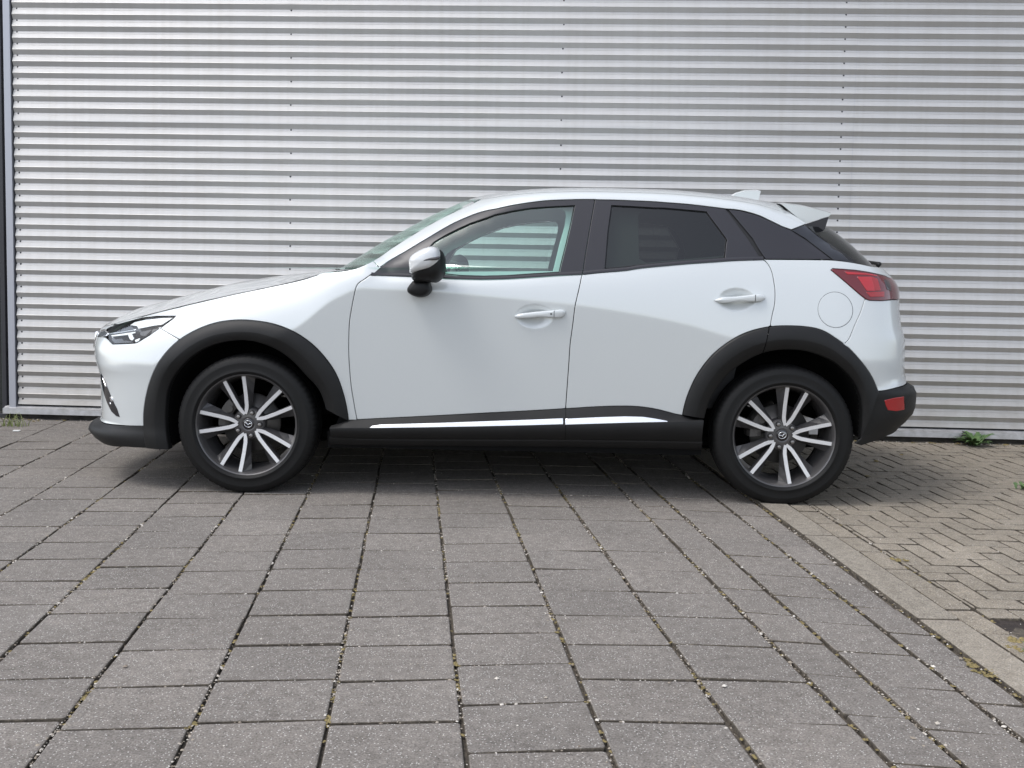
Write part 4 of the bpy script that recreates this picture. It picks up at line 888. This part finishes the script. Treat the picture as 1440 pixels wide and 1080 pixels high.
# ============================ GROUND ========================================
sky_obj = None
g = MB(); q = [(-400,-400,-.055),(400,-400,-.055),(400,400,-.055),(-400,400,-.055)]
g.add(q, [[0,1,2,3]]); ground = g.build('ground', tarmac); tag(ground, 'grey ground spreading out beyond the paving', 'ground', kind='structure')
pave = make('pavement', [(-7,-7.5,-.014),(7,-7.5,-.014),(7,1.6,-.014),(-7,1.6,-.014)], [[0,1,2,3]], joint_m)
tag(pave, 'pavement of grey slabs, buff bricks and a flush kerb under the car', 'pavement', kind='structure')
camloc = Vector((0,-5.4756,1.07427))
camR = cam_rot(.0145335, R(4), .0191056)
def in_view(x, y, pad=0):
    v = camR.transposed() @ (Vector((x, y, 0))-camloc)
    if v.z > -.3: return False
    u, w = 720+1380*v.x/-v.z, 482-1380*v.y/-v.z
    return -40-pad < u < 1480+pad and w < 1125+pad
# seams run along Y; each is a line x = x3 + k*(y+3)
seams = [(-3.68,-.116),(-3.355,-.116),(-3.03,-.115),(-2.705,-.115),(-2.38,-.112),(-2.056,-.110),(-1.728,-.117),(-1.405,-.122),(-1.102,-.112),(-.795,-.112),(-.478,-.110),(-.158,-.117),(.168,-.121),(.490,-.130),(.790,-.122),(1.170,-.100)]
while seams[0][0] > -6.3: seams.insert(0, (seams[0][0]-.322, -.116))
k1 = (1.312,-.084); k2 = (1.452,-.088)
def sx(s, y): return s[0]+s[1]*(y+3)
slabs = []
PHASE = {(-.478): -.563+.03, (-.158): -.626-.03, (.168): -.73}
def column(sa, sb, slope, phase, pitch=.2425, ymax=1.55, ymin=-7.2):
    k = math.ceil((ymin-phase)/pitch)
    rows = []
    while phase+k*pitch < ymax:
        rows.append(phase+k*pitch+rnd.uniform(-.006,.006)); k += 1
    for y0, y1 in zip(rows[:-1], rows[1:]):
        j = .0032; w = .0064
        def cx(s, y, sg): return sx(s, y)+sg*w
        sk = slope+rnd.uniform(-.012,.012)
        xm = (sx(sa,y0)+sx(sb,y0))/2
        pts = []
        for s, sg, y in ((sa,1,y0),(sb,-1,y0),(sb,-1,y1),(sa,1,y1)):
            yy = y+(j if y == y0 else -j)*(1+rnd.uniform(-.3,.5)); x = cx(s, yy, sg); yy += sk*(x-xm); pts.append((x+rnd.uniform(-.002,.002), yy+rnd.uniform(-.0025,.0025)))
        slabs.append(pts)
for i in range(len(seams)-1):
    a, b = seams[i], seams[i+1]
    if a[0] == .790: 
        H = (.952,-.120)
        column(a, H, -.11, .05); column(H, b, -.11, -.02)
    else:
        ph = PHASE.get(a[0], rnd.uniform(0, .24)); column(a, b, .115 if a[0] < .1 else (.03 if a[0] < .3 else -.012), ph)
column(seams[-1], (k1[0]-.012, k1[1]), -.15, -.10)
def block(poly, h, thick, bev, tilt):
    """paver with a worn, slightly rounded top edge"""
    P2 = np.array(poly); c = P2.mean(0); n = len(P2)
    # clip the corners a little
    cc = []
    for i in range(n):
        a, b, d = P2[i-1], P2[i], P2[(i+1) % n]
        ka, kd = .006/max(np.linalg.norm(a-b),.02), .006/max(np.linalg.norm(d-b),.02); cc += [b+(a-b)*ka, b+(d-b)*kd]
    cc = np.array(cc); m = len(cc)
    def ring(s, z): 
        v = cc-c; l = np.linalg.norm(v, axis=1, keepdims=True); q = cc - v/l*s; return [(float(x-c[0]), float(y-c[1]), z+tilt[0]*(x-c[0])+tilt[1]*(y-c[1])) for x, y in q]
    V = ring(0, -thick)+ring(0, -bev)+ring(bev*.45, -bev*.35)+ring(bev*1.4, 0); F = []
    for r in range(3):
        for i in range(m): F.append([r*m+i, r*m+(i+1) % m, (r+1)*m+(i+1) % m, (r+1)*m+i])
    F.append([3*m+i for i in range(m)])
    return V, F, (float(c[0]), float(c[1]), h), [1]*(2*m)+[0]*(m+1)
def place(items, name, m, thick, bev, tz, limit=300):
    items = sorted(items, key=lambda p: sum((sum(q[i] for q in p)/len(p)-camloc[i])**2 for i in (0,1)))
    rest = MB(); n = 0; rfm = []
    for p in items:
        cx, cy = sum(q[0] for q in p)/len(p), sum(q[1] for q in p)/len(p)
        V, F, loc, fm = block(p, rnd.uniform(-tz, tz*.6), thick, bev, (rnd.gauss(0,.006), rnd.gauss(0,.006)))
        if in_view(cx, cy) and n < limit:
            o = make(name, V, F, m, pave, mats=[m, joint_m], fmat=fm); o.location = loc; n += 1
        else: rest.add([(x+loc[0], y+loc[1], z+loc[2]) for x, y, z in V], F); rfm += fm
    if rest.v:
        o = make(name, rest.v, rest.f, m, pave, mats=[m, joint_m], fmat=rfm); o['kind'] = 'stuff'
    return n
print('slabs', place(slabs, 'paving_slab', slab_m, .04, .004, .0016))
# flush kerb of long concrete elements
y = -7.4
while y < 1.5:
    y1 = min(y+1.0, 1.53); j = .003
    p = [(sx(k1,y+j)+.004, y+j),(sx(k2,y+j)-.004, y+j),(sx(k2,y1-j)-.004, y1-j),(sx(k1,y1-j)+.004, y1-j)]
    V, F, loc, fm = block(p, .006+rnd.uniform(-.001,.001), .05, .006, (0,0)); make('kerb_stone', V, F, kerb_m, pave, mats=[kerb_m, joint_m], fmat=fm).location = loc; y = y1
# herringbone bricks laid along the kerb direction
bl, bw = .184, .092
ux, uy = Vector((1, -.02)), Vector((-.088, 1.06))
org = Vector((1.70, -1.2))
def bpt(a, b): q = org+ux*a+uy*b; return (q.x, q.y)
bricks = []
row = lambda a, b, w, h: [(a+.0035, b+.0036),(a+w-.0035, b+.0036),(a+w-.0035, b+h-.0036),(a+.0035, b+h-.0036)]
for i in range(-46, 52):
    for k in range(-46, 52):
        # herringbone lattice: steps (bw, bw) and (2bl, 0)/(bw*2...)
        a0, b0 = (i*bw + k*2*bw), (i*bw - k*2*bw)
        bricks.append(row(a0, b0, bl, bw)); bricks.append(row(a0+bl, b0, bw, bl) if False else row(a0, b0+bw, bw, bl))
hole = ((1.44,-2.60),(1.62,-2.42))
kept = []
for r_ in bricks:
    p = [bpt(a, b) for a, b in r_]
    cx, cy = sum(q[0] for q in p)/4, sum(q[1] for q in p)/4
    edge = sx(k2, cy)+.108
    if min(q[0]-(sx(k2, q[1])+.108) for q in p) < -.25 or cx > 5.4 or cy > 1.38 or cy < -6.5: continue
    if max(q[0]-(sx(k2, q[1])+.108) for q in p) < .015: continue
    p = [(max(q[0], sx(k2, q[1])+.113), q[1]) for q in p]
    if max(q[1] for q in p) > 1.30: continue
    if hole[0][0] < cx < hole[1][0] and hole[0][1] < cy < hole[1][1]: continue
    kept.append([(x+rnd.uniform(-.0018,.0018), y+rnd.uniform(-.0018,.0018)) for x, y in p])
y = -6.5
while y < 1.2:
    y1 = y+.222; p = [(sx(k2,y)+.012, y+.004),(sx(k2,y)+.102, y+.004),(sx(k2,y1)+.102, y1-.004),(sx(k2,y1)+.012, y1-.004)]
    if not (hole[0][1] < y+.1 < hole[1][1]): kept.append(p)
    y = y1
x = 1.2
while x < 5:
    kept.append([(x+.003,1.285),(x+.207,1.28),(x+.207,1.375),(x+.003,1.38)]) if False else None; x += .212
print('bricks', place(kept, 'paving_brick', brick_m, .04, .004, .0022))
s_ = MB(); s_.add([(hole[0][0]-.03,-2.70,-.012),(hole[1][0]+.08,-2.70,-.012),(hole[1][0]+.08,-2.32,-.012),(hole[0][0]-.03,-2.32,-.012)], [[0,1,2,3]])
V = []; F = []
for i in range(9):
    for j in range(9):
        u, w = i/8, j/8; V.append((1.40+.27*u, -2.66+.30*w, -.011+rnd.uniform(0,.008)-.012*math.sin(u*math.pi)*math.sin(w*math.pi)))
for i in range(8):
    for j in range(8): F.append([i*9+j, (i+1)*9+j, (i+1)*9+j+1, i*9+j+1])
o = make('soil_patch', V, F, soil_m, None, True); tag(o, 'bare dark soil where bricks are missing beside the kerb', 'soil', kind='stuff')

# grit, chips and moss in the joints -------------------------------------------
grit = MB(); OCT = [(1,0,0),(-1,0,0),(0,1,0),(0,-1,0),(0,0,1),(0,0,-.4)]; OF = [(0,2,4),(2,1,4),(1,3,4),(3,0,4),(2,0,5),(1,2,5),(3,1,5),(0,3,5)]
def chip(x, y, r, z=.001):
    t = rnd.uniform(0,6.28); c, s = math.cos(t)*r, math.sin(t)*r; f1, f2 = rnd.uniform(.6,1.4), rnd.uniform(.35,.8)
    grit.add([(x+a*c*f1-b*s, y+a*s*f1+b*c, z+d*r*f2) for a, b, d in OCT], OF)
allseams = seams+[(.952,-.120), (k1[0]-.004,k1[1]), k2, (k2[0]+.108,k2[1])]
for s in allseams:
    cl = [rnd.uniform(-3.7, .8) for _ in range(9)]
    n = 460 if s[0] > -2.5 else 120
    if s[0] > 1.2: n = 300
    for _ in range(n):
        y = rnd.uniform(-3.7, 1.1) if rnd.random() < .3 else rnd.gauss(rnd.choice(cl), .11)
        if in_view(sx(s,y), y): chip(sx(s,y)+rnd.gauss(0,.007), y, abs(rnd.gauss(.0,.0022))+.0012, -.006+rnd.uniform(0,.006))
for _ in range(2600):
    y = rnd.uniform(-3.7, 1.0); x = rnd.uniform(-3.6, 3.2)
    if in_view(x, y): chip(x, y, abs(rnd.gauss(0,.0014))+.0008, .0012)
for p in slabs:
    (x0,y0),(x1,y1) = p[0], p[1]
    if in_view(x0,y0):
        for _ in range(rnd.randint(2,9)):
            t = rnd.random(); chip(x0+(x1-x0)*t, y0+(y1-y0)*t-.004, abs(rnd.gauss(0,.0018))+.0012, -.003)
for _ in range(700):                                            # crumbs and leaf bits blown against the wall
    x = rnd.uniform(-4.0, 3.6); chip(x, 1.17-.028*x-abs(rnd.gauss(0,.035)), abs(rnd.gauss(.0,.004))+.002, .002)
for x, y in ((1.26,-2.72),(1.27,-2.75),(.93,-3.22),(1.02,-3.14),(-1.06,-2.92),(-.06,-2.94),(.54,-2.95)): chip(x, y, rnd.uniform(.006,.010), .003)
o = grit.build('gravel_grit', grit_m); tag(o, 'pale grit and stone chips scattered over the paving joints', 'gravel', kind='stuff')
moss = MB()
def tuft(x, y, r, z=-.004):
    for _ in range(5):
        a = rnd.uniform(0,6.28); q = rnd.uniform(0,r); chip_r = r*rnd.uniform(.35,.7)
        moss.add([(x+q*math.cos(a)+u*chip_r, y+q*math.sin(a)+v_*chip_r, z+w*chip_r*.55) for u, v_, w in OCT], OF)
for s in allseams:
    cl = [rnd.uniform(-3.6, -.2) for _ in range(5)]
    for _ in range(60 if s[0] > -2 else 12):
        y = rnd.triangular(-3.6, .3, -3.2) if rnd.random() < .3 else rnd.gauss(rnd.choice(cl), .09)
        if in_view(sx(s,y), y): tuft(sx(s,y)+rnd.gauss(0,.004), y, rnd.uniform(.004,.010))
for x, y, r in ((1.288,-2.80,.030),(1.282,-2.76,.022),(1.455,-1.74,.026),(1.50,-2.56,.03),(1.46,-2.63,.02),(2.1,.35,.02),(1.9,-.1,.015),(2.0,.8,.03),(2.35,.6,.02)):
    for _ in range(5): tuft(x+rnd.gauss(0,r*.5), y+rnd.gauss(0,r*.7), r*.5, .002)
for _ in range(46):
    x = rnd.gauss(rnd.choice((1.9, 2.4, 2.75, 3.1, -3.4)), .12); tuft(x, 1.15-.028*x-abs(rnd.gauss(0,.03)), rnd.uniform(.006,.016), .003)
o = moss.build('joint_moss', moss_m); tag(o, 'yellow green moss growing in the paving joints', 'moss', kind='stuff')

# ============================ CORRUGATED WALL ================================
WA = -math.atan(.028)
wall = empty('corrugated_wall', (0, 1.19, 0), WA)
tag(wall, 'silver corrugated metal wall with horizontal ribs and a base ledge behind the car', 'wall')
PT = .0783; DP = .0158
def profile(z0):            # one pitch, top to bottom; depth d towards the viewer
    return [(z0+.0175, DP-.0012),(z0+.0155, DP),(z0+.0138, DP-.0016),(z0-.0138, .0016),(z0-.0155,0),(z0-.0175,.0006),(z0-.0310,.0056),(z0-.0325,.0050),(z0-.0345,.0064),(z0-.0590,DP-.0018)]
zl = 2.042
xsplit = 2.132
def sheet(x0, x1, kz0, kz1, zoff, d0, bottom=None, top_extra=False):
    pts = []
    for k in range(kz0, kz1): pts += profile(zl-k*PT+zoff)
    if kz1 == 0: pts = pts[:-1] + [(zl+.030, DP-.003), (zl+.019, DP-.0002), (zl+.0135, DP), (zl+.012, DP-.002)]
    if bottom is not None: pts = [q for q in pts if q[0] > bottom]
    nx = max(3, int((x1-x0)/.22)); V = []; F = []
    xs = np.linspace(x0, x1, nx)
    wob = {}
    for i, x in enumerate(xs):
        for j, (z, d) in enumerate(pts):
            kk = (i, j//10)
            if kk not in wob: wob[kk] = (rnd.gauss(0,.0003), rnd.gauss(0,.00025))
            V.append((x, -(d+d0+wob[kk][0]), z+wob[kk][1]))
    n = len(pts)
    for i in range(nx-1):
        for j in range(n-1): F.append([i*n+j, i*n+j+1, (i+1)*n+j+1, (i+1)*n+j])
    # sheet edge thickness
    b = len(V)
    return make('wall_sheet', V, F, wall_m, wall)
kbot = int((zl-.09)/PT)+1
for x0, x1, d0 in ((-3.539, xsplit, .0016), (xsplit-.06, 7.5, 0.0)):
    sheet(x0, x1, 0, kbot, 0, d0, bottom=.086)
    sheet(x0, x1, -13, 0, .009, d0+.0012)
    sheet(x0, x1, -28, -13, .009, d0)

edge_pts = []
for k in range(-28, kbot): edge_pts += [(z+(.009 if k < 0 else 0), d) for z, d in profile(zl-k*PT)]
MB().loft([[(xsplit-.0005+dx, -(d+.0023), z) for z, d in edge_pts] for dx in (0, .0014)], closed=False).build('sheet_edge', post_m, wall)
scr = MB()
def screw(x, z, d=.0035):
    scr.loft([[(x+r*math.cos(t), -d-q, z+r*math.sin(t)) for t in np.linspace(0,2*math.pi,9)[:8]] for r, q in ((.0065,-.004),(.0062,.002),(.004,.0045))])
for k in range(-28, kbot):
    z = zl-k*PT-.0225+(.009 if k < 0 else 0)
    screw(-3.510, z)
    screw(2.055, z)
    if k % 2 == 0: screw(-1.624+rnd.uniform(-.003,.003), z)
    if k % 2 == 1: screw(.205+rnd.uniform(-.003,.003), z)
    if k % 2 == 0: screw(3.9, z)
o = scr.build('screw', screw_gap_m, wall); o['kind'] = 'stuff'
MB().box(-3.552, -3.537, -.004, .06, .085, 4.2).build('post_gap_shade', screw_gap_m, wall)  # dark strip painting in the shaded gap between post and sheets
MB().box(-3.598, -3.550, -.024, .10, .078, 4.2, .003).build('corner_post', post_m, wall)
b = MB(); b.add([], []); led = MB()
for x0, x1 in ((-3.632, -.9), (-.898, 2.1), (2.102, 7.5)):
    MB().loft([[(x, -.004, .092),(x, -.028, .080),(x, -.046, .076),(x, -.048, .040),(x, -.044,.038),(x, .03,.038),(x,.03,.092)] for x in (x0, x1)]).build('base_ledge', ledge_m, wall)
MB().box(-3.9, 7.5, .022, .12, -.05, .045).build('plinth', plinth_m, wall)
MB().box(-3.55, 7.5, .08, .30, .04, 4.2).build('wall_backing', plinth_m, wall)
MB().box(-3.62, 7.5, -.06, .40, 4.18, 4.26, .01).build('wall_coping', post_m, wall)
# dark glazed bay left of the corner post
bay = empty('glazed_bay', (0, 1.19, 0), WA); tag(bay, 'dark glazed facade bay at the left end of the corrugated wall', 'window')
z = .03
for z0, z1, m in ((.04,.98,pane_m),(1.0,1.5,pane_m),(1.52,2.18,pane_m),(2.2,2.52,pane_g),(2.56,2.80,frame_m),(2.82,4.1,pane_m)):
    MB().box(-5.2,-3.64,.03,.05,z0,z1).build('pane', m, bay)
for z0 in (.0,.98,1.5,2.18,2.52,2.80,4.1): MB().box(-5.2,-3.622,.0,.06,z0,z0+.03,.003).build('transom', frame_m, bay)
for x in (-5.25,-3.655): MB().box(x,x+.032,-.01,.07,.0,4.15,.003).build('mullion', frame_m, bay)
for k in range(5): MB().box(-5.2,-3.64,.02,.045,2.83+.035*k,2.85+.035*k).build('louvre', frame_m, bay)
MB().box(-5.3,-3.63,.07,.30,-.05,4.2).build('bay_wall', plinth_m, bay)

# ============================ WEEDS ===========================================
def leaf(b, base, ang, length, width, lift, lobes=3):
    pts_l, pts_r = [], []; n = 7
    V = []; F = []
    for i in range(n+1):
        t = i/n; r = length*t; h = lift*math.sin(t*2.2)*length
        w = width*math.sin(min(1,t*1.15)*math.pi)**.7*(1+.35*math.sin(t*lobes*6.28))+.0008
        c, s = math.cos(ang), math.sin(ang); x, y, z = base[0]+r*c, base[1]+r*s, base[2]+h
        V += [(x-s*w, y+c*w, z+w*.25), (x, y, z), (x+s*w, y-c*w, z+w*.25)]
    for i in range(n):
        for k in (0, 1): F.append([i*3+k, i*3+k+1, (i+1)*3+k+1, (i+1)*3+k])
    b.add(V, F)
def weed(name, x, y, n, ln, wd, label, m=leaf_m, lift=.5, spread=math.pi, a0=-math.pi/2):
    r = empty(name, (x, y, 0)); tag(r, label, 'weed')
    for i in range(n):
        b = MB(); a = a0+rnd.uniform(-spread, spread)
        leaf(b, (rnd.gauss(0,.012), rnd.gauss(0,.008), .003), a, ln*rnd.uniform(.6,1.15), wd*rnd.uniform(.7,1.2), lift*rnd.uniform(.5,1.4)); b.build('leaf', m, r, True)
    return r
weed('weed_plant', 2.98, .985, 34, .135, .017, 'low leafy green weed at the foot of the wall right of the car', lift=.42)
weed('weed_plant', 2.60, -.37, 8, .055, .010, 'tiny weed between bricks at the right edge of the paving', lift=.5)
weed('weed_plant', 1.505, -2.64, 9, .05, .010, 'small weed in the soil patch beside the kerb', lift=.5)
weed('weed_plant', 1.62, .86, 9, .06, .008, 'faint weed between bricks behind the rear bumper', lift=.3)
gt = empty('grass_tuft', (-3.40, .95, 0)); tag(gt, 'thin tuft of pale grass in the paving left of the car', 'grass tuft')
for i in range(28):
    a = rnd.uniform(0, 6.28); l = rnd.uniform(.05,.13); b = MB(); x0, y0 = rnd.gauss(0,.05), rnd.gauss(0,.02); V = []; F = []
    for k in range(5):
        t = k/4; w = .0028*(1-t)+.0003; x, y, z = x0+math.cos(a)*l*t*t*.8, y0+math.sin(a)*l*t*t*.8, l*t*(1-.25*t); V += [(x-w, y, z), (x+w, y+.001, z)]
    for k in range(4): F.append([k*2, k*2+1, k*2+3, k*2+2])
    b.add(V, F); b.build('blade', grass_m, gt, True)
o = MB().box(-3.30,-3.255,.745,.765,.001,.009,.003).build('scrap', litter_m); tag(o, 'small white scrap lying by the grass tuft', 'litter')
